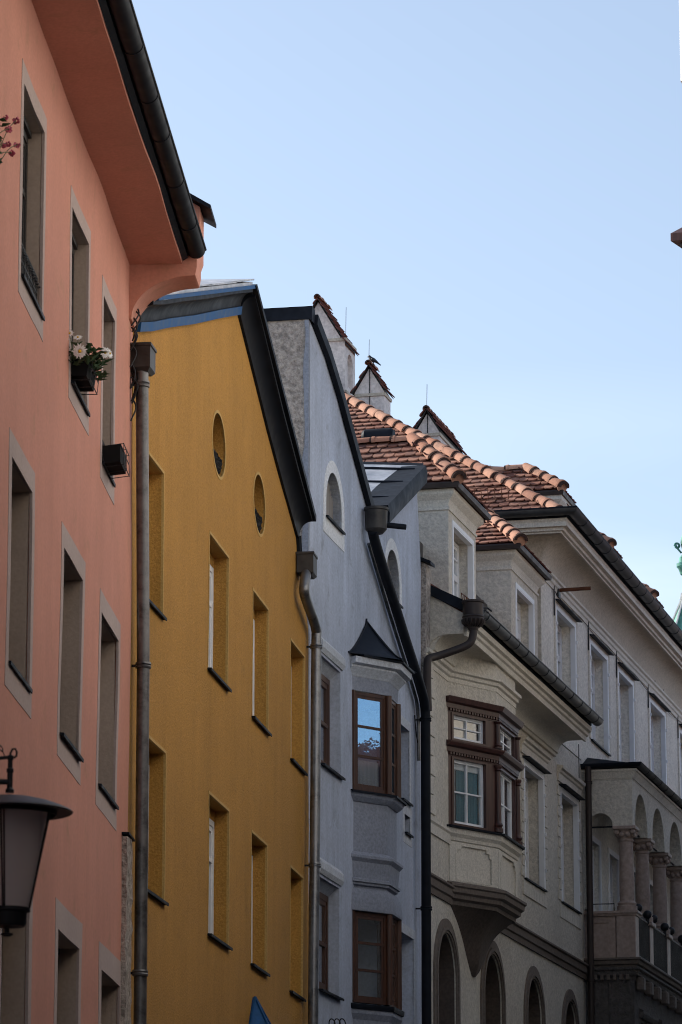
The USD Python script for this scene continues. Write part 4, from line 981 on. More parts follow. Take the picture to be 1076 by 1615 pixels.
gutter(D, 0.80, 13.56, 0.42, 10.72, 0.105, 'gutter_grey', step=0.82, joint='black_sheet')
D.add('gutter_board', prism([(0.60, 13.462), (0.70, 13.462), (0.70, 13.62), (0.60, 13.66)], 0.44, 10.70, 'oz'), 'black_sheet')
roofD = D.add('roof', prism([(0.66, 13.62), (-6.0, 18.0), (-12, 13.6), (-12, 13.5), (0.66, 13.5)], 0.44, 9.60, 'oz'), 'clay_tile_joined')
add(roofD, 'eave_strip', prism([(0.66, 13.62), (0.01, 13.9), (0.01, 13.47), (0.66, 13.47)], 9.601, 10.64, 'oz'), 'black_sheet')
hd = lathe([(0, 0), (0.075, 0), (0.085, 0.05), (0.15, 0.10), (0.175, 0.17), (0.165, 0.19), (0.175, 0.21), (0.16, 0.23), (0.16, 0.42), (0.178, 0.43), (0.178, 0.46), (0.15, 0.46), (0.15, 0.40), (0, 0.40)], 0.74, 0.30, 13.22, 24)
hp = D.add('rainwater_head', hd, 'rust_pipe', 35)
for k in range(16):
    a = k * math.pi / 8
    add(hp, 'gadroon', ball(0.74 + 0.148 * math.cos(a), 0.30 + 0.148 * math.sin(a), 13.37, 0.032, (1, 1, 1.0), 1) if False else tube([(0.74 + r * math.cos(a), 0.30 + r * math.sin(a), 13.22 + z) for r, z in ((0.085, 0.055), (0.135, 0.085), (0.168, 0.12), (0.176, 0.165))], 0.016, 6), 'rust_pipe', True)
add(hp, 'gutter_hook', tube([(0.80, 0.45, 13.60), (0.90, 0.62, 13.63), (0.96, 0.66, 13.58)], 0.014, 6), 'iron')
add(hp, 'gutter_hook', tube([(0.80, 0.40, 13.52), (0.92, 0.58, 13.55)], 0.016, 6), 'iron')
downpipe(D, [(0.74, 0.30, 13.26), (0.74, 0.29, 13.16), (0.71, 0.26, 13.04), (0.62, 0.22, 12.96), (0.40, 0.12, 12.86), (0.22, 0.0, 12.78), (0.13, -0.14, 12.72), (0.12, -0.19, 12.62), (0.12, -0.20, 12.3), (0.13, -0.2, 11.9)], 0.062, 'rust_pipe')

# dormers
def dormer(H, roof, s0, s1, zb, ze, of=0.0, oh=0.20, back=-4.0, rise=1.0, run=1.05, win=None, tiles=True, cheek='stone_plaster', corn=True, r_ridge=0.125, lt=0.36, limit=300):
    mid = (s0 + s1) / 2
    d = H.add('dormer', prism([(back, s0), (of, s0), (of, s1), (back, s1)], zb, ze - 0.22, 'os') if not win else prism([(back, s0), (of - 0.35, s0), (of - 0.35, s1), (back, s1)], zb, ze - 0.22, 'os'), cheek)
    if win:
        f = prism(rect(s0, s1, zb, ze - 0.2).difference(rect(*win)), of - 0.35, of, 'sz')
        add(d, 'dormer_front', f, cheek)
        a, b, c, e = win
        add(d, 'window_trim', cat([prism(rect(a - .07, b + .07, c, e + .07).difference(rect(a, b, c, e)), of - 0.03, of + 0.018, 'sz'), prism(rect(a + .001, b - .001, c, e - .001).difference(rect(a + .022, b - .022, c - .1, e - .022)), of - 0.075, of + 0.016, 'sz')]), 'white_paint')
        sub = House.__new__(House); sub.path = d
        w = casement(sub, a, b, c + .02, e - .02, 0.22 - of, 'white_paint', bars_s=[(0.5, 0.09)], bars_z=[(0.58, 0.10), (0.28, 0.03), (0.8, 0.03)], fw=0.06, sash=0.055, parent=d, thick=0.09)
    if corn:
        prof = [(-0.3, ze - 0.40), (0.02, ze - 0.40), (0.025, ze - 0.36), (0.0, ze - 0.33), (0.01, ze - 0.29), (0.03, ze - 0.24), (0.10, ze - 0.17), (0.115, ze - 0.15), (0.115, ze - 0.075), (-0.3, ze - 0.075)]
        add(d, 'dormer_cornice', sweep([(back, s0), (of, s0), (of, s1), (back, s1)], prof), 'stone_smooth')
    e0, e1, eo = s0 - oh, s1 + oh, of + oh
    half = mid - e0; rr = eo - run
    P = lambda o, s, z: np.array([o, s, z])
    rz = ze + rise
    add(d, 'dormer_roof', hull([(eo, e0, ze - .05), (eo, e1, ze - .05), (back, e0, ze - .05), (back, e1, ze - .05), (eo, e0, ze), (eo, e1, ze), (back, e0, ze), (back, e1, ze), (rr, mid, rz), (back, mid, rz)]), 'dark_red_tile_joined')
    add(d, 'eave_sheet', sweep([(back, e0), (eo, e0), (eo, e1), (back, e1)], [(-0.05, ze - 0.075), (0.015, ze - 0.075), (0.03, ze - 0.01), (0.02, ze + 0.012), (-0.05, ze + 0.012)]), 'rust_pipe')
    sl = math.hypot(half, rise)
    if tiles:
        # near slope: plane through the near eave, rising to the ridge
        poly = sg.Polygon([(0, 0), (eo - back, 0), (rr - back, sl), (0, sl)])
        lay_tiles(d, (back, e0, ze), (1, 0, 0), (0, half, rise), poly, limit=limit, keep=lambda c: -c[0])
        # street slope, only a little of it seen edge-on
        poly2 = sg.Polygon([(0, 0), (e1 - e0, 0), (half, math.hypot(run, rise))])
        lay_tiles(d, (eo, e0, ze), (0, 1, 0), (-run, 0, rise), poly2, limit=60, keep=lambda c: c[2], material='dark_red_tile')
    lay_ridge(d, (eo + 0.02, e0 - 0.02, ze + 0.06), (rr, mid, rz + 0.06), l=lt, r=r_ridge)
    lay_ridge(d, (back, mid, rz + 0.05), (rr, mid, rz + 0.05), l=lt, r=r_ridge * 0.75, end_cap=False)
    return d
dm1 = dormer(D, roofD, 1.92, 4.02, 12.9, 15.94, of=0.0, win=(2.24, 3.74, 13.9, 15.36), rise=1.0, run=1.02, back=-3.2, limit=150)
dm2 = dormer(D, roofD, 6.92, 9.30, 12.9, 16.0, of=0.0, win=(7.36, 8.86, 13.95, 15.38), rise=0.85, run=0.95, back=-2.6, limit=90)
# snow guard rails at the eave below the first dormer
def snow_guard(parent, pts0, pts1, n, h, up):
    p0, p1, up = np.array(pts0), np.array(pts1), np.array(up) * h; ms = []
    for i in range(n + 1):
        a = p0 + (p1 - p0) * i / n; ms.append(tube([a, a + up], 0.008, 5))
    for t in (0.1, 0.55, 1.0): ms.append(tube([p0 + up * t, p1 + up * t], 0.009, 5))
    return add(parent, 'snow_guard', cat(ms), 'rusty_iron')
snow_guard(roofD, (0.40, 1.2, 13.75), (0.52, 3.6, 13.72), 16, 0.26, (-0.15, 0, 1))
# vent cowl on the slope behind
vc = D.oz(597, 690, 4.3)
cow = lathe([(0, -0.27), (0.12, -0.27), (0.15, -0.22), (0.15, 0.22), (0.12, 0.27), (0, 0.27)], 0, 0, 0, 20)
cow.apply_transform(trimesh.transformations.rotation_matrix(math.pi / 2, [0, 1, 0])); cow.apply_translation([vc[0], 4.3, vc[1]])
cw_ = add(roofD, 'vent_cowl', cow, 'black_sheet', 30)
add(cw_, 'vent_post', tube([(vc[0], 4.3, vc[1] - 1.2), (vc[0], 4.3, vc[1] - 0.1)], 0.07, 10), 'black_sheet')

# ---- the taller house beyond, with the arcaded loggia
E = House(D.on(853, 905), azimuth(2090), 'town_house', 'tall beige house at far right with deep coved eave and arcaded loggia', 'house', warp=0.010, seed=60)
SJ, LE = 3.80, 24.0
pe = sg.Polygon([(0, 13.30), (SJ, 13.30), (SJ, 0), (LE, 0), (LE, 16.75), (0, 16.75)])
ewin = [(1.42, 3.24, 13.86, 15.74), (4.86, 6.66, 13.86, 15.74), (7.94, 9.62, 13.86, 15.76), (11.72, 13.62, 13.86, 15.80), (15.6, 17.4, 13.86, 15.80)]
edoor = [(4.5, 5.5, 9.6, 11.9), (6.5, 7.5, 9.6, 11.9), (8.7, 9.7, 9.6, 11.9), (10.9, 11.9, 9.6, 11.9)]
E.wall(pe, [rect(*w) for w in ewin + edoor], 'pale_stone_plaster', refine=0.3)
E.body(sg.Polygon([(0, 13.30), (SJ, 13.30), (SJ, 0), (LE, 0), (LE, 17.4), (0, 17.4)]), front=-1.2)
E.add('end_wall', prism([(-9, 13.0), (-0.001, 13.0), (-0.001, 16.75), (-9, 16.75)], -0.012, -0.001, 'oz'), 'stone_plaster')
for w in ewin:
    a, b, c, d = w
    moulded_window(E, a, b, c, d, depth=0.24, head=False, quoin=False)
    E.add('window_band', E.warp(prism(rect(a - .22, b + .22, c - 0.0, d + .22).difference(rect(a - .09, b + .09, c - .1, d + .09)), -0.02, 0.022, 'sz', 0.4)), 'stone_smooth', 30)
    E.add('window_flashing', prism([(0.0, d + 0.15), (0.13, d + 0.12), (0.13, d + 0.10), (0.0, d + 0.12)], a - 0.15, b + 0.16, 'oz'), 'black_sheet')
    E.add('window_panel', prism(ringp([(a + .1, d + .30), (b - .1, d + .30), (b - .1, d + .46), (a + .1, d + .46)], [(a + .13, d + .33), (b - .13, d + .33), (b - .13, d + .43), (a + .13, d + .43)]), -0.01, 0.02, 'sz'), 'stone_smooth')
    E.add('conduit', tube([(0.025, a - 0.28, d - 0.2), (0.025, a - 0.28, d + 0.52)], 0.014, 6), 'iron')
    for s in (a + 0.5, b - 0.3):
        E.add('wall_hook', box(0.0, 0.05, s - .02, s + .02, d + 0.48, d + 0.52), 'iron')
E.add('wire', tube([(0.03, s, 15.98 + 0.03 * math.sin(s * 2.1)) for s in np.linspace(1.0, 16, 60)], 0.007, 5), 'iron')
kz = E.sz(883, 931, 0.05)
E.add('bracket_arm', tube([(-0.02, kz[0], kz[1]), (0.62, kz[0] + 0.05, kz[1] + 0.02)], 0.035, 8), 'rusty_iron')
E.add('bracket_plate', box(0.0, 0.05, kz[0] - .1, kz[0] + .1, kz[1] - .14, kz[1] + .1), 'iron')
epath = [(-8.0, 0.0), (0.0, 0.0), (0.0, LE)]
E.add('frieze_mould', sweep(epath, [(-0.01, 16.02), (0.02, 16.02), (0.025, 16.09), (0.05, 16.11), (0.055, 16.17), (0.09, 16.19), (0.09, 16.235), (-0.01, 16.26)]), 'stone_smooth')
cq = [(0.04 + 0.40 * (1 - math.cos(t)), 16.25 + 0.46 * math.sin(t)) for t in np.linspace(0, math.pi / 2, 12)]
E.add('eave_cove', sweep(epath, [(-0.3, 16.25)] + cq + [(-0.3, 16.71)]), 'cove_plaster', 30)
E.add('eave_cornice', sweep(epath, [(-0.3, 16.712), (0.47, 16.712), (0.475, 16.74), (0.52, 16.75), (0.53, 16.80), (0.60, 16.81), (0.585, 16.90), (0.60, 16.915), (0.60, 16.955), (-0.3, 16.96)]), 'stone_smooth')
E.add('gutter', sweep(epath, [(0.715 + a, 17.09 + b) for a, b in half_pipe(0.115)]), 'gutter_grey', 40)
for s in np.arange(0.2, LE, 0.80):
    E.add('gutter_joint', sweep([(0, s), (0, s + 0.03)], [(0.715 + a, 17.09 + b) for a, b in half_pipe(0.123, 0.008)]), 'black_sheet', 40)
E.add('gutter_bead', sweep(epath, [(0.80, 17.08), (0.83, 17.08), (0.835, 17.095), (0.83, 17.11), (0.80, 17.11)]), 'charcoal_sheet')
E.add('gutter_board', sweep(epath, [(-0.2, 16.963), (0.59, 16.963), (0.59, 17.12), (-0.2, 17.14)]), 'black_sheet')
# hipped roof: near hip faces the street corner
eo, es, ez, kk, tb = 0.42, -0.42, 17.06, 7.0, 0.715
ridge_z = ez + kk * tb
roofE = E.add('roof', hull([(eo, es, ez - .06), (-13.3, es, ez - .06), (eo, 26, ez - .06), (-13.3, 26, ez - .06), (eo, es, ez), (-13.3, es, ez), (eo, 26, ez), (-13.3, 26, ez), (eo - kk, es + kk, ridge_z), (eo - kk, 20, ridge_z)]), 'clay_tile_joined')
sl = math.hypot(kk, kk * tb)
hipoly = sg.Polygon([(0, 0), (9.0, 0), (9.0, sl * 0.9), (kk, sl)])
lay_tiles(roofE, (eo, es, ez), (-1, 0, 0), (0, kk, kk * tb), hipoly, w=0.18, exp=0.205, limit=299, keep=lambda c: (c[0] + c[1] + 0.0) * -1 + 0.8 * abs(c[2] - 19.0))
H0, H1 = np.array([eo + 0.02, es - 0.02, ez + 0.05]), np.array([eo - kk, es + kk, ridge_z + 0.05])
lay_ridge(roofE, H0, H1, l=0.42, r=0.115)
# lattice snow guards low on the hip
for (a, b, up_) in ((-0.6, -2.1, 0.55), (-2.5, -3.2, 0.55)):
    zz_ = ez + up_ * tb + 0.05
    snow_guard(roofE, (a, es + up_, zz_), (b, es + up_, zz_), 12, 0.24, (0, -0.25, 1))
for k, s in enumerate((1.80, 6.85, 11.95)):
    dormer(E, roofE, s, s + 1.2, 17.0, 18.0, of=-0.03, oh=0.13, rise=0.58, run=0.84, back=-2.5, limit=60, r_ridge=0.115)
    E.add('snow_guard', cat([tube([(0.5, s - 1.4 + 0.1 * i, 17.2), (0.42, s - 1.4 + 0.1 * i, 17.46)], 0.008, 5) for i in range(9)] + [tube([(0.45, s - 1.4, 17.4), (0.45, s - 0.6, 17.4)], 0.009, 5)]), 'rusty_iron')
# chimneys with little saddle roofs, standing along the ridge
def chimney(o, s0, s1, hw, z0, ze, za, niche=False, rod=True, oh=0.07):
    body = prism([(o - hw, z0), (o + hw, z0), (o + hw, ze), (o, ze + (za - ze) * hw / (hw + oh)), (o - hw, ze)], s0, s1, 'oz')
    if niche:
        cut = m3.CrossSection([np.array(arch(s0 + .18, s1 - .18, ze - 1.0, ze - 0.45).exterior.coords)[:-1]], m3.FillRule.NonZero).extrude(0.3)
        b = prism([(o - hw, z0), (o + hw, z0), (o + hw, ze), (o, ze + (za - ze) * hw / (hw + oh)), (o - hw, ze)], s0, s1, 'oz')
        front = prism(rect(s0, s1, ze - 1.15, ze - 0.02).difference(arch(s0 + .2, s1 - .2, ze - 1.0, ze - 0.5)), o + hw, o + hw + 0.10, 'sz')
        body = cat([b, front, prism([(o + hw, ze - 1.15), (o + hw + 0.1, ze - 1.15), (o + hw, ze - 1.45)], s0, s1, 'oz')])
    c = add(roofE, 'chimney', body, 'chimney_plaster')
    e = 0.10 if niche else 0.0
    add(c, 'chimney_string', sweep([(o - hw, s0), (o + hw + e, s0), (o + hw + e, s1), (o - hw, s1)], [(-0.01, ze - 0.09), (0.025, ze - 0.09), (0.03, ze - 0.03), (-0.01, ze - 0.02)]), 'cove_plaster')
    if niche:
        add(c, 'chimney_string', sweep([(o - hw, s0), (o + hw + e, s0), (o + hw + e, s1), (o - hw, s1)], [(-0.01, ze - 1.22), (0.035, ze - 1.22), (0.04, ze - 1.13), (-0.01, ze - 1.12)]), 'cove_plaster')
    for sgn in (-1, 1):
        w = hw + oh + (e if sgn > 0 else 0)
        zl = za - (za - ze) * w / (hw + oh)
        base = np.array([o + sgn * w, s0 - 0.07, zl]); L = s1 - s0 + 0.14; run, rs_ = -sgn * w, za - zl
        add(c, 'roof_board', hull(np.vstack([[base, base + [0, L, 0], [o, s0 - .07, za], [o, s1 + .07, za]], np.array([base, base + [0, L, 0], [o, s0 - .07, za], [o, s1 + .07, za]]) - [0, 0, .02]])), 'dark_wood')
        lay_tiles(c, base, (0, 1, 0), (run, 0, rs_), rect(0.02, L - 0.02, -0.02, math.hypot(run, rs_)), w=0.15, exp=math.hypot(run, rs_) / max(2, round(math.hypot(run, rs_) / 0.15)) * 0.999, limit=80, name='chimney_tile', material='dark_red_tile', lap=1.12)
    k = max(2, int((s1 - s0 + .14) / 0.3))
    lay_ridge(c, (o, s0 - .09, za + 0.0), (o, s1 + .09, za + 0.0), l=0.3, r=0.065, end_cap=False)
    if rod:
        add(c, 'lightning_rod', tube([(o, s0 - .05, za), (o + 0.01, s0 - .05, za + 0.5)], 0.005, 6), 'iron')
        add(c, 'conductor', tube([(o + 0.005, s0 - 0.012, za - 0.05), (o + 0.01, s0 - 0.012, z0 + .3)], 0.009, 6), 'iron')
    return c
chimney(-5.80, 6.5, 7.35, 0.46, 18.5, 22.62, 23.46, niche=True, rod=False, oh=0.05)
add(roofE, 'lightning_rod', tube([(-5.45, 7.4, 22.8), (-5.44, 7.4, 23.5)], 0.005, 6), 'iron')
chimney(-4.49, 5.5, 6.05, 0.30, 18.0, 21.15, 21.72, oh=0.05)
chimney(-2.93, 3.8, 6.0, 0.235, 17.5, 19.82, 20.26, oh=0.04)

# ---- loggia
LO, LS = 0.94, SJ + 0.06          # front plane and near side
lr = E.add('loggia', sweep([(-0.1, LS), (LO, LS), (LO, 20.0)], [(-0.30, 12.905), (0.0, 12.905), (0.0, 12.93), (-0.30, 12.93)]), 'stone_plaster', label='arcaded balcony loggia on marble columns')
bays = [(4.12, 5.52), (6.08, 7.52), (8.12, 9.62), (10.22, 11.72), (12.3, 13.8), (14.4, 15.9), (16.5, 18.0)]
fr = prism(rect(LS, 20.0, 12.04, 12.9).difference(unary_union([arch(a, b, 11.9, 12.04 + 0.02) for a, b in bays])), LO - 0.32, LO, 'sz')
add(lr, 'arcade_wall', fr, 'stone_plaster')
sd = prism(sg.box(-0.05, 12.04, LO - 0.321, 12.9).difference(sg.Polygon([(0.10, 11.9), (0.56, 11.9)] + [(0.33 + 0.23 * math.cos(t), 12.06 + 0.23 * math.sin(t)) for t in np.linspace(0, math.pi, 16)])), LS, LS + 0.32, 'oz')
add(lr, 'arcade_wall', sd, 'stone_plaster')
add(lr, 'pier', box(-0.02, 0.10, LS + 0.01, LS + 0.3, 10.5, 12.04), 'stone_smooth')
add(lr, 'tie_rod', tube([(0.0, LS + .16, 12.05), (0.6, LS + .16, 12.05)], 0.018, 6), 'iron')
for a, b in bays: add(lr, 'tie_rod', tube([(LO - 0.16, a - 0.05, 12.06), (LO - 0.16, b + 0.05, 12.06)], 0.018, 6), 'iron')
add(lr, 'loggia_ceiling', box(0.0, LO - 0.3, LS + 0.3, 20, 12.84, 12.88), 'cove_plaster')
lp = [(-0.1, LS), (LO, LS), (LO, 20.0)]
add(lr, 'loggia_cornice', sweep(lp, [(-0.2, 12.932), (0.015, 12.932), (0.03, 12.97), (0.08, 13.05), (0.10, 13.06), (0.10, 13.10), (-0.2, 13.11)]), 'stone_smooth', 25)
add(lr, 'loggia_gutter', sweep(lp, [(0.13 + a, 13.20 + b) for a, b in half_pipe(0.085)]), 'black_sheet', 40)
for s in np.arange(4.6, 20, 0.72):
    add(lr, 'gutter_joint', sweep([(LO, s), (LO, s + 0.025)], [(0.13 + a, 13.20 + b) for a, b in half_pipe(0.092, 0.007)]), 'charcoal_sheet', 40)
add(lr, 'loggia_roof', hull([(-0.1, LS - 0.16, 13.17), (LO + 0.17, LS - 0.16, 13.17), (LO + 0.17, 20, 13.17), (-0.1, 20, 13.17), (0.0, LS + 0.55, 13.44), (0.0, 20, 13.44), (0.35, LS + 0.8, 13.34)]), 'black_sheet')
colS = [LS + 0.17] + [(bays[i][1] + bays[i + 1][0]) / 2 for i in range(6)]
for i, s in enumerate(colS):
    o = LO - 0.16
    sh = lathe([(0, 0), (0.19, 0), (0.19, 0.10), (0.165, 0.11), (0.18, 0.15), (0.15, 0.19), (0.138, 0.21), (0.141, 0.6), (0.122, 1.30), (0.14, 1.32), (0.14, 1.345), (0.12, 1.36), (0, 1.36)], o, s, 10.45, 24)
    c = add(lr, 'column', sh, 'red_marble', 35)
    bell = [(0, 0), (0.12, 0), (0.135, 0.06), (0.165, 0.13), (0.21, 0.16), (0, 0.16)]
    cap = [lathe(bell, o, s, 11.812, 20), rbox(o - .22, o + .22, s - .22, s + .22, 11.972, 12.036, 0.01)]
    for q in range(4):
        a = math.pi / 4 + q * math.pi / 2
        cap.append(ball(o + .215 * math.cos(a), s + .215 * math.sin(a), 11.925, 0.055, sub=1))
        for t in (-0.4, 0.4):
            cap.append(ball(o + .155 * math.cos(a + t), s + .155 * math.sin(a + t), 11.88, 0.05, (1, 1, 1), 1))
    add(c, 'capital', cat(cap), 'red_marble', 30)
# parapet: marble pier and panels at the side, short piers and iron balusters along the front
add(lr, 'parapet_panel', prism(ringp([(-0.02, 9.58), (LO - .36, 9.58), (LO - .36, 10.36), (-0.02, 10.36)], [(0.12, 9.72), (LO - .50, 9.72), (LO - .50, 10.24), (0.12, 10.24)]).union(sg.box(0, 0, 0, 0)), LS + 0.02, LS + 0.12, 'oz'), 'red_marble')
add(lr, 'parapet_slab', box(0.0, LO - .38, LS + 0.045, LS + 0.11, 9.6, 10.3), 'red_marble')
add(lr, 'parapet_pier', rbox(LO - .345, LO + 0.02, LS - 0.012, LS + 0.37, 9.58, 10.36, 0.012), 'red_marble')
add(lr, 'parapet_coping', sweep([(-0.05, LS), (LO + 0.02, LS), (LO + 0.02, LS + 0.42)], [(-0.38, 10.362), (0.02, 10.362), (0.03, 10.39), (0.055, 10.41), (0.055, 10.45), (-0.38, 10.45)]), 'red_marble')
add(lr, 'handrail', cat([tube([(0.06, LS + .1, 10.45), (0.06, LS + .1, 10.60), (0.55, LS + .1, 10.60), (0.55, LS + .1, 10.45)], 0.011, 6)]), 'iron')
for i, s in enumerate(colS[1:]):
    add(lr, 'parapet_pier', rbox(LO - .30, LO + 0.0, s - 0.20, s + 0.20, 9.58, 10.362, 0.012), 'red_marble')
    add(lr, 'pier_coping', rbox(LO - .34, LO + 0.05, s - 0.25, s + 0.25, 10.364, 10.449, 0.015), 'red_marble')
for i in range(6):
    a = (colS[i] + 0.21) if i else LS + 0.38
    b = colS[i + 1] - 0.21; n = int((b - a) / 0.115)
    bal = [tube([(LO - .02, a + (b - a) * j / n, 9.58), (LO - .02, a + (b - a) * j / n, 10.42)], 0.013, 6) for j in range(n + 1)] + [tube([(LO - .02, a, z), (LO - .02, b, z)], 0.016, 6) for z in (9.66, 10.40)]
    add(lr, 'balustrade', cat(bal), 'iron')
    for s in (a + 0.16, b - 0.14):
        add(lr, 'baluster_knob', cat([ball(LO - .02, s, 10.56, 0.085, (1, 1, 1), 2), tube([(LO - .02, s, 10.38), (LO - .02, s, 10.5)], 0.03, 8)]), 'iron', True)
add(lr, 'loggia_floor', sweep(lp, [(-0.9, 9.40), (0.02, 9.40), (0.03, 9.44), (0.08, 9.46), (0.09, 9.52), (0.13, 9.54), (0.13, 9.575), (-0.9, 9.578)]), 'brown_stone')
add(lr, 'floor_cornice', sweep(lp, [(-0.3, 9.14), (-0.02, 9.14), (0.0, 9.22), (0.05, 9.26), (0.06, 9.33), (0.10, 9.36), (0.10, 9.398), (-0.3, 9.398)]), 'dark_stone')
nd = 8
add(lr, 'modillions', cat([rbox(0.05 + i * .12, 0.11 + i * .12, LS - 0.07, LS + .01, 9.17, 9.27, .006) for i in range(7)] + [rbox(LO - .02, LO + 0.13, LS + .15 + i * 0.9, LS + .42 + i * 0.9, 8.98, 9.24, .03) for i in range(16)]), 'brown_stone', kind='stuff')
low = prism(rect(LS + .02, 20, 0, 9.16).difference(unary_union([rect(LS + 0.7 + i * 2.1, LS + 2.1 + i * 2.1, 4.0, 8.45) for i in range(7)])), LO - 0.5, LO - 0.03, 'sz', 0.4)
add(lr, 'loggia_base', low, 'dark_stone')
add(lr, 'loggia_base', box(-0.05, LO - 0.51, LS + .02, LS + .4, 0, 9.15), 'dark_stone')
for i in range(7):
    a = LS + 0.7 + i * 2.1
    w = casement(E, a + .02, a + 1.38, 4.0, 8.42, 0.30 - LO + 0.03, 'mahogany', bars_s=[(0.33, .07), (0.66, .07)], bars_z=[(0.8, 0.09)], fw=0.09, parent=lr, name='loggia_window')
    add(lr, 'lintel_mould', sweep([(LO - 0.03, a - 0.15), (LO - 0.03, a + 1.55)], [(-0.01, 8.52), (0.04, 8.52), (0.08, 8.60), (0.08, 8.66), (-0.01, 8.70)]), 'dark_stone')
for (a, b, c, d) in edoor:
    casement(E, a, b, c, d, 0.10, 'white_paint', bars_s=[(0.5, .10)], bars_z=[(0.70, .09), (0.35, .03)], fw=0.07)
    E.add('window_trim', prism(rect(a - .1, b + .1, c, d + .1).difference(rect(a, b, c - .1, d)), -.02, .03, 'sz'), 'white_paint')
downpipe(E, [(0.14, SJ - 0.10, 13.15), (0.14, SJ - 0.10, 13.0), (0.14, SJ - 0.11, 11.0), (0.14, SJ - 0.12, 9.0), (0.14, SJ - 0.12, 0.2)], 0.062, 'rust_pipe', [(0.14, SJ - 0.10, 12.85), (0.14, SJ - 0.115, 9.15)], k=0)
E.add('joint_strip', box(0.0, 0.012, SJ - .32, SJ - .29, 12.0, 13.55), 'iron')

# ================================================================== things hung on the pink house
def smooth_blob(pts, rad, length=0.02, it=6):
    man = None
    for (a, b) in pts:
        s = m3.Manifold.batch_hull([m3.Manifold.sphere(rad[a][1], 16).translate(rad[a][0]), m3.Manifold.sphere(rad[b][1], 16).translate(rad[b][0])])
        man = s if man is None else man + s
    t = tm(man.refine_to_length(length)); t.merge_vertices()
    trimesh.smoothing.filter_taubin(t, iterations=it)
    return t

def leaf(c, d, l, w, droop=0.2):
    c, d = np.array(c, float), np.array(d, float); d /= np.linalg.norm(d)
    side = np.cross(d, [0, 0, 1.0]); side /= np.linalg.norm(side) + 1e-9; up = np.cross(side, d)
    P = [c, c + d * l * .35 + side * w * .5 + up * .01, c + d * l * .35 - side * w * .5 + up * .01, c + d * l * .75 + side * w * .36 - up * droop * l * .3, c + d * l * .75 - side * w * .36 - up * droop * l * .3, c + d * l - up * droop * l * .7, c + d * l * .4 - up * .012]
    return trimesh.Trimesh(P, [(0, 1, 6), (0, 6, 2), (1, 3, 6), (6, 4, 2), (3, 5, 6), (6, 5, 4)], process=False)

def daisy(parent, c, nrm, R, name='flower'):
    c, nrm = np.array(c, float), np.array(nrm, float); nrm /= np.linalg.norm(nrm)
    x = np.cross(nrm, [0, 0, 1.0]); x /= np.linalg.norm(x); y = np.cross(nrm, x); ms = []
    for layer in range(2):
        for k in range(15):
            a = k * 2 * math.pi / 15 + layer * .2 + RNG.gauss(0, .05); d = x * math.cos(a) + y * math.sin(a); s = -x * math.sin(a) + y * math.cos(a)
            l = R * RNG.uniform(.85, 1.05) * (1 - .18 * layer); w = R * .10; h = nrm * R * (.12 + .12 * layer)
            P = [c + d * R * .15, c + d * l * .5 + s * w + h * .7, c + d * l * .5 - s * w + h * .7, c + d * l * .9 + s * w * .7 + h * .5, c + d * l * .9 - s * w * .7 + h * .5, c + d * l + h * .4]
            ms.append(trimesh.Trimesh(P, [(0, 1, 2), (1, 3, 4), (1, 4, 2), (3, 5, 4)], process=False))
    f = add(parent, name, cat(ms), 'petal_white')
    e = trimesh.creation.icosphere(1, R * .2); e.apply_translation(c + nrm * R * .14)
    add(f, 'flower_centre', e, 'flower_yellow', True)

def trough(name, label, s0, s1, o0, o1, z0, h, tilt=0.0):
    loc = A.world((o0 + o1) / 2, (s0 + s1) / 2)
    t = thing(name, label, 'planter', (loc[0], loc[1], z0), -A.a, 'flower boxes on the pink house')
    w, l = (o1 - o0) / 2, (s1 - s0) / 2
    def tl(mm):
        if tilt: mm.apply_transform(trimesh.transformations.rotation_matrix(tilt, [0, 1, 0]))
        return mm
    outer = [(-w * .78, 0), (w * .78, 0), (w, h), (-w, h)]; inner = [(-w * .7, .015), (w * .7, .015), (w * .93, h + .01), (-w * .93, h + .01)]
    add(t, 'trough', tl(cat([prism(sg.Polygon(outer).difference(sg.Polygon(inner)), -l, l, 'oz'), prism(outer, -l - .006, -l, 'oz'), prism(outer, l, l + .006, 'oz'), prism(sg.Polygon(outer).buffer(.006).difference(sg.Polygon([(-2, -1), (2, -1), (2, h - .02), (-2, h - .02)])).difference(sg.Polygon(inner)), -l - .012, l + .012, 'oz')])), 'black_plastic')
    add(t, 'soil', tl(box(-w * .9, w * .9, -l + .01, l - .01, h * .6, h * .82)), 'soil_net')
    fr = [tube([(-w - .03, e, h + .005), (w + .03, e, h + .005), (w * .8 + .03, e, -.03), (-w * .8, e, -.03), (-w - .03, e, h * .3), (-w - .03, e, h + .005)], .005, 6) for e in (-l * .96, 0, l * .96)]
    fr += [tube([(x, -l, z), (x, l, z)], .005, 6) for x, z in ((w + .03, h + .005), (w * .8 + .03, -.03), (w + .02, h * .5))]
    add(t, 'wire_holder', tl(cat(fr)), 'iron')
    return t
t1 = trough('flower_box', 'black window box of white daisies on an upper sill of the pink house', -4.98, -4.45, -0.04, 0.16, 10.40, 0.15)
lv = []
for i in range(230):
    c = (RNG.uniform(-.14, .18), RNG.uniform(-.42, .25), .07 + RNG.uniform(0, .17))
    lv.append(leaf(c, (RNG.gauss(0.1, 1), RNG.gauss(0, 1), RNG.uniform(.1, 1.1)), RNG.uniform(.07, .13), RNG.uniform(.035, .06)))
add(t1, 'foliage', cat(lv), 'leaf_green', kind='stuff')
ax, azs = A.d, A.n
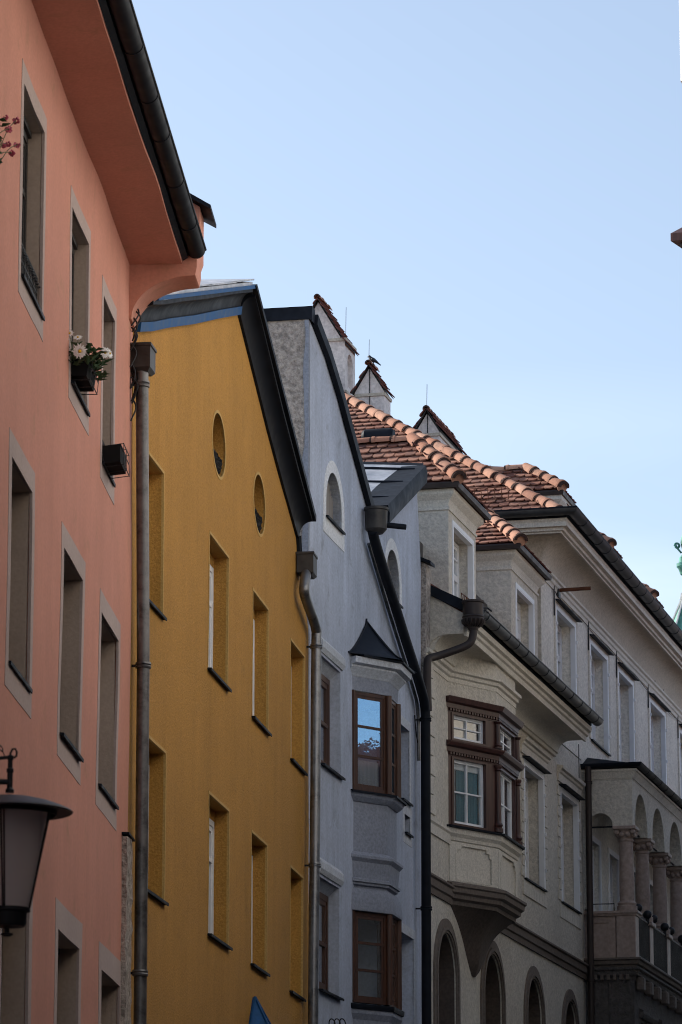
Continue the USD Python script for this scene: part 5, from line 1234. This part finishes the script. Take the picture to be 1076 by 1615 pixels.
for (o, s, z, R, n) in ((0.04, -.47, .17, .085, (.15, -1, -.35)), (-.10, -.44, .29, .06, (-.2, -1, .2)), (.24, -.30, .20, .068, (.7, -.9, .0)), (.0, -.30, .34, .055, (0, -.8, .8)), (-.13, -.45, .21, .055, (-.4, -1, 0)), (.25, -.05, .26, .06, (1, -.5, .2)), (-.06, -.40, .35, .05, (-.1, -.9, .4))):
    daisy(t1, (o, s, z), n, R * 0.85)
    p0 = np.array([o * .5, s * .7, .12]); add(t1, 'stem', tube([p0, (o, s, z)], .004, 5), 'stem_green')
t2 = trough('flower_box', 'empty black window box in a wire holder, beside the hopper of the yellow house', -2.64, -2.15, 0.015, 0.20, 10.19, 0.165, tilt=-0.12)
# geraniums leaning in from a box on the window just outside the frame
loc = A.world(0.22, -11.6)
gq = thing('geranium_box', 'pink geraniums trailing in at the upper left edge beside the first top window', 'planter', (loc[0], loc[1], 10.10), -A.a, 'flower boxes on the pink house')
lv, pet, stm = [], [], []
GE = A.sz(-22, 230, 0.33)[0] + 11.6
def gpt(u, v, o=0.34):
    s, z = A.sz(u, v, o); return np.array([o - 0.22, s + 11.6, z - 10.10])
add(gq, 'trough', cat([prism([(-.09, 0), (.09, 0), (.11, .16), (-.11, .16)], -1.55, GE, 'oz'), box(-.22, .0, -1.4, -1.37, .02, .04), box(-.22, .0, GE - .1, GE - .07, .02, .04)]), 'black_plastic')
for (u, v, R) in ((25, 190, .034), (14, 203, .034), (9, 185, .024), (27, 228, .03), (12, 227, .03), (19, 241, .03), (-6, 200, .04), (-10, 226, .04), (6, 230, .025)):
    c = gpt(u, v)
    stm.append(tube(smooth_path([np.array([0, c[1] - .25, .16]), c * [.6, 1, .7] + [0, -.12, .05], c], 4), .0035, 5))
    for k in range(9):
        a = np.array([RNG.gauss(0, 1), RNG.gauss(0, 1), RNG.gauss(0, 1)]); a /= np.linalg.norm(a)
        for q in range(3):
            d = a + np.array([RNG.gauss(0, .5), RNG.gauss(0, .5), RNG.gauss(0, .5)]); pet.append(leaf(c + a * R * .3, d, R * .7, R * .5))
for i in range(46):
    c = gpt(RNG.uniform(-30, 4), RNG.uniform(185, 262), RNG.uniform(.2, .4))
    lv.append(leaf(c, (RNG.gauss(0, 1), RNG.gauss(0, 1), RNG.gauss(.2, .7)), RNG.uniform(.05, .08), RNG.uniform(.05, .07)))
add(gq, 'flower', cat(pet), 'petal_pink', kind='stuff'); add(gq, 'foliage', cat(lv), 'leaf_green', kind='stuff'); add(gq, 'stem', cat(stm), 'stem_green')

# ================================================================== lantern in the foreground
LX, LY = -1.655, 19.0
lz = 4.03
lamp = thing('street_lantern', 'dark metal street lantern with flat round hood and frosted tapering glass at lower left', 'street lamp', (LX, LY, lz))
add(lamp, 'hood', lathe([(0, 0.585), (0.05, 0.583), (0.13, 0.572), (0.21, 0.552), (0.275, 0.528), (0.312, 0.511), (0.318, 0.504), (0.312, 0.498), (0.285, 0.502), (0.20, 0.512), (0.10, 0.516), (0, 0.516)], 0, 0, 0, 56), 'lantern_metal', 40)
add(lamp, 'glass_shade', lathe([(0.108, 0.012), (0.135, 0.17), (0.165, 0.36), (0.192, 0.512)], 0, 0, 0, 48), 'frosted_glass', 40)
add(lamp, 'base_cup', lathe([(0, -0.075), (0.02, -0.078), (0.085, -0.07), (0.095, -0.055), (0.098, 0.0), (0.115, 0.006), (0.115, 0.022), (0, 0.022)], 0, 0, 0, 40), 'iron', 35)
add(lamp, 'base_knob', lathe([(0, -0.115), (0.016, -0.118), (0.03, -0.112), (0.03, -0.104), (0.012, -0.10), (0.012, -0.07), (0, -0.07)], 0.0, 0, 0, 20), 'iron', 35)
for k in range(5):
    a = math.radians(-22 + 72 * k)
    for da in (-0.035, 0.035):
        c, s = math.cos(a + da), math.sin(a + da)
        add(lamp, 'stay_rod', tube([(0.232 * c, 0.232 * s, 0.51), (0.225 * c, 0.225 * s, 0.50), (0.122 * c, 0.122 * s, 0.02), (0.10 * c, 0.10 * s, 0.01)], 0.0042, 8), 'iron', True)
add(lamp, 'collar', lathe([(0.228, 0.485), (0.236, 0.485), (0.236, 0.510), (0.228, 0.510)], 0, 0, 0, 40), 'iron')
add(lamp, 'stem', lathe([(0, 0.60), (0.022, 0.60), (0.022, 0.615), (0.014, 0.625), (0.014, 0.70), (0.018, 0.705), (0.018, 0.72), (0.012, 0.725), (0.012, 0.765), (0.017, 0.77), (0.017, 0.785), (0.01, 0.79), (0, 0.79)], 0, 0, 0, 20), 'iron', 35)
add(lamp, 'hook', tube([(0.0, 0, 0.77), (0.0, 0, 0.80), (0.01, 0, 0.82), (0.024, 0, 0.822), (0.032, 0, 0.805), (0.03, 0, 0.785), (0.018, 0, 0.775)], 0.0055, 8), 'iron', True)
add(lamp, 'screw', cat([tube([(-0.012, 0, 0.662), (-0.06, 0, 0.665)], 0.007, 8)]), 'brass', True)
add(lamp, 'bracket_arm', cat([tube([(0.0, 0, 0.655), (-0.25, 0, 0.655), (-1.42, 0, 0.66)], 0.014, 10), tube([(0.0, 0, 0.78), (-0.05, 0, 0.775), (-0.12, 0, 0.76), (-0.5, 0, 0.70), (-0.8, 0, 0.66)], 0.009, 8)]), 'iron', 40)
lk = []
for k in range(9):
    c = np.array([-0.035 - 0.013 * k, 0, 0.80 + 0.024 * k]); th = np.linspace(0, 2 * math.pi, 12)
    lk.append(tube([c + (np.array([.008, 0, .0]) * math.cos(t) if k % 2 else np.array([0, .008, 0]) * math.cos(t)) + np.array([-.007, 0, .016]) * math.sin(t) for t in th], .0028, 5))
add(lamp, 'chain', cat(lk), 'iron', True)
add(lamp, 'wall_plate', box(-1.52, -1.38, -0.06, 0.06, 0.5, 0.85), 'iron')

# ================================================================== the bird on the middle chimney
bw = E.world(-4.40, 5.45)
bird = thing('jackdaw', 'black bird perched on the ridge of the middle chimney', 'bird', (bw[0], bw[1], 21.705), -E.a)
R = {'b': ((0.0, 0, .105), .058), 'c': ((-.045, 0, .135), .052), 'n': ((-.075, 0, .175), .036), 'h': ((-.095, 0, .20), .035), 'r': ((.075, 0, .06), .034), 't': ((.13, 0, .01), .020), 'u': ((.185, 0, -.035), .013), 'k': ((-.135, 0, .197), .010), 'k2': ((-.155, 0, .188), .004),
     'w1': ((-.01, -.045, .12), .03), 'w2': ((.12, -.02, .03), .012), 'w3': ((-.01, .045, .12), .03), 'w4': ((.12, .02, .03), .012)}
add(bird, 'body', smooth_blob([('b', 'c'), ('c', 'n'), ('n', 'h'), ('b', 'r'), ('r', 't'), ('t', 'u'), ('h', 'k'), ('k', 'k2'), ('w1', 'w2'), ('w3', 'w4')], R, 0.012, 5), 'feather_black', True)
for s in (-.022, .022):
    add(bird, 'leg', cat([tube([(.01, s, .06), (.005, s, .02), (-.01, s, -.005)], .006, 6), tube([(.015, s, -.008), (-.04, s, -.008)], .005, 5)]), 'iron')

UsdGeom.Xformable(stage.GetPrimAtPath(bird)).AddScaleOp().Set(Gf.Vec3f(0.82, 0.82, 0.82))

# ================================================================== across the street: what shades and lights these fronts, and shows at the right edge
def opposite(name, label, x0, y0, x1, y1, h, material, eave=0.6):
    az = math.atan2(x1 - x0, y1 - y0); L = math.hypot(x1 - x0, y1 - y0)
    t = thing(name, label, 'house', (x0, y0, 0), -az, 'houses facing the row from across the street')
    P = rect(0, L, 0, h)
    nw = max(1, int(L / 2.3)); holes = []
    for f in range(int((h - 0.8) / 3.2)):
        for i in range(nw):
            s = (i + 0.5) * L / nw; holes.append(rect(s - .55, s + .55, 0.8 + f * 3.2, 2.4 + f * 3.2))
    cut = unary_union(holes)
    add(t, 'wall', prism(P.difference(cut), 0.0, 0.4, 'sz'), material)
    add(t, 'stone_base', prism(rect(0, L, 0, 8.9).difference(cut), -0.06, -0.002, 'sz'), 'dark_stone')
    add(t, 'house_body', box(0.42, 8.0, 0.02, L - .02, 0, h), 'interior_dark')
    for hl in holes:
        a, c, b, d = hl.bounds
        w = add(t, 'window', prism(rect(a, b, c, d).difference(rect(a + .06, b - .06, c + .06, d - .06)), 0.06, 0.14, 'sz'), 'white_paint')
        add(w, 'pane', box(0.09, 0.095, a + .05, b - .05, c + .05, d - .05), 'curtained_pane')
    add(t, 'roof', prism([(-eave, h), (-eave, h + .12), (4.2, h + 3.6), (9, h + .12), (9, h)], 0, L, 'oz'), 'dark_red_tile_joined')
    return t
def rowx(y): return 1.1 + 0.0905 * min(y, 46.0) + 0.25 * max(0.0, y - 46.0)
ROW = [(-28, 4, 17.0, 'opposite_cream', 'cream house across the street, behind the viewer', 1.5), (4, 17, 18.0, 'opposite_ochre', 'ochre house across the street, beside the viewer', 1.0),
    (17, 29, 18.5, 'opposite_cream', 'cream house across the street, outside the right edge', 0), (29, 46, 18.5, 'opposite_white', 'white house across the street whose oriel edge shows at the upper right corner', 0),
    (46, 50.6, 18.0, 'opposite_cream', 'cream house across the street whose brown eave corner pokes in at the right edge', 0), (56.8, 62, 18.0, 'opposite_ochre', 'ochre house across the street, beyond an alley', 0),
    (62, 77, 15.2, 'opposite_cream', 'long cream house across the street from the loggia', 0), (77, 94, 14.0, 'opposite_ochre', 'ochre house across the street at its far end', 0)]
OPP = []
for (ya, yb, h, mt, lab, dx) in ROW:
    OPP.append(opposite('town_house', lab, rowx(ya) + dx, ya, rowx(yb) + dx, yb, h, mt))
back = opposite('town_house', 'low ochre house closing the alley across the street', rowx(52) + 14, 44, rowx(52) + 15.5, 62, 11.2, 'opposite_ochre')
opposite('town_house', 'cream house on the viewer\'s left, outside the frame', -4.05, 13.0, -5.3, -26.0, 15.0, 'opposite_cream')

# white oriel of the house opposite: its corner just enters the frame at top right
ex, ey, ez_ = at_y(1071.5, 20, 33.0)
zb_ = at_y(1073, 128, 33.0)[2]
def world_to(t, pts_mesh):
    x = UsdGeom.XformCache().GetLocalToWorldTransform(stage.GetPrimAtPath(t)).GetInverse()
    v = np.array([x.Transform(Gf.Vec3d(*map(float, q))) for q in pts_mesh.vertices]); pts_mesh.vertices = v
    return pts_mesh
ori = prism([(ex, 33.0), (ex + 0.5, 31.7), (ex + 2.2, 32.4), (ex + 2.2, 35.2), (ex + 0.9, 35.0), (ex + 0.3, 34.0)], zb_, 14.9, 'os')
o_ = add(OPP[3], 'oriel', world_to(OPP[3], ori), 'opposite_white')
add(OPP[3], 'oriel_corbel', world_to(OPP[3], hull([(ex, 33.0, zb_), (ex + 0.5, 31.7, zb_), (ex + 2.2, 32.4, zb_), (ex + 2.2, 35.2, zb_), (ex + .9, 35.0, zb_), (ex + .3, 34.0, zb_), (ex + 1.6, 33.6, zb_ - 0.5), (ex + 2.2, 33.6, zb_ - 0.5)])), 'opposite_white')
# brown eave corner
cx, cy, cz = at_y(1058, 374, 46.0)
eaveh = hull([(cx, cy, cz - .05), (cx, cy, cz + .05), (cx + 2.0, cy - 0.7, cz - .05), (cx + 2.0, cy - 0.7, cz + .05), (cx + 3.0, cy + .2, cz - .05), (cx + 1.2, cy + 2.3, cz - .05), (cx + 1.2, cy + 2.3, cz + .05), (cx + 3.0, cy + 3, cz), (cx + 1.8, cy + 1.2, cz + 1.35), (cx + 3, cy + 1.4, cz + 1.4)])
# the hipped corner of a roof leaning out over the street on that house
rr_ = add(OPP[4], 'eave_corner', world_to(OPP[4], eaveh), 'mahogany')
add(rr_, 'eave_soffit', world_to(OPP[4], hull([(cx + .12, cy + .06, cz - .10), (cx + 2.0, cy - 0.6, cz - .10), (cx + 3.0, cy + .2, cz - .10), (cx + 1.2, cy + 2.2, cz - .10), (cx + .12, cy + .06, cz - .06), (cx + 2.0, cy - 0.6, cz - .06), (cx + 3, cy + .2, cz - .06), (cx + 1.2, cy + 2.2, cz - .06)])), 'dark_wood')

# ================================================================== verdigris finial of a tower beyond the roofs
ty = 112.0
tx, _, tz0 = at_y(1083, 965, ty)
PXM = ty / 6214.0
tower = thing('church_tower', 'far tower with green copper spire and scrolled finial at the right edge', 'tower', (tx, ty, 0))
def tv(v): return at_y(1083, v, ty)[2]
add(tower, 'shaft', prism([(-2, -2), (2, -2), (2, 2), (-2, 2)], 0, tv(1180), 'os'), 'opposite_white')
add(tower, 'spire', lathe([(0, tv(930)), (0.10, tv(930)), (0.16, tv(950)), (0.45, tv(985)), (1.2, tv(1060)), (2.6, tv(1180)), (0, tv(1180))], 0, 0, 0, 8), 'verdigris')
for k in range(8):
    a = k * math.pi / 4
    add(tower, 'spire_rib', tube([(r * math.cos(a), r * math.sin(a), tv(v)) for r, v in ((0.12, 935), (0.18, 950), (0.47, 985), (1.22, 1060))], 0.035, 6), 'opposite_white')
add(tower, 'finial_ball', lathe([(0, tv(912)), (0.06, tv(910)), (0.16, tv(906)), (0.22, tv(897)), (0.27, tv(894)), (0.27, tv(889)), (0.2, tv(888)), (0.19, tv(880)), (0.12, tv(876)), (0.05, tv(872)), (0, tv(868))], 0, 0, 0, 20), 'verdigris', 30)
add(tower, 'finial_stem', tube([(0, 0, tv(940)), (0, 0, tv(820))], 0.035, 8), 'verdigris')
add(tower, 'finial_figure', lathe([(0, tv(868)), (0.10, tv(866)), (0.14, tv(856)), (0.12, tv(848)), (0.06, tv(842)), (0, tv(838))], 0, 0, 0, 12), 'verdigris', 30)
for q in range(4):
    a = q * math.pi / 2 + 0.0; pts = []
    for t in np.linspace(0, 1, 22):
        th = t * 2.2 * math.pi; r = 0.085 * (1 - .6 * t)
        pts.append((-(0.24) - r * math.cos(th + .4), tv(862) + r * math.sin(th + .4) + .02))
    pts = [(-0.04, tv(868)), (-0.12, tv(872))] + pts
    add(tower, 'scroll', tube([(x * math.cos(a), x * math.sin(a), z) for x, z in pts], np.linspace(.03, .045, len(pts)), 8), 'verdigris', 40)
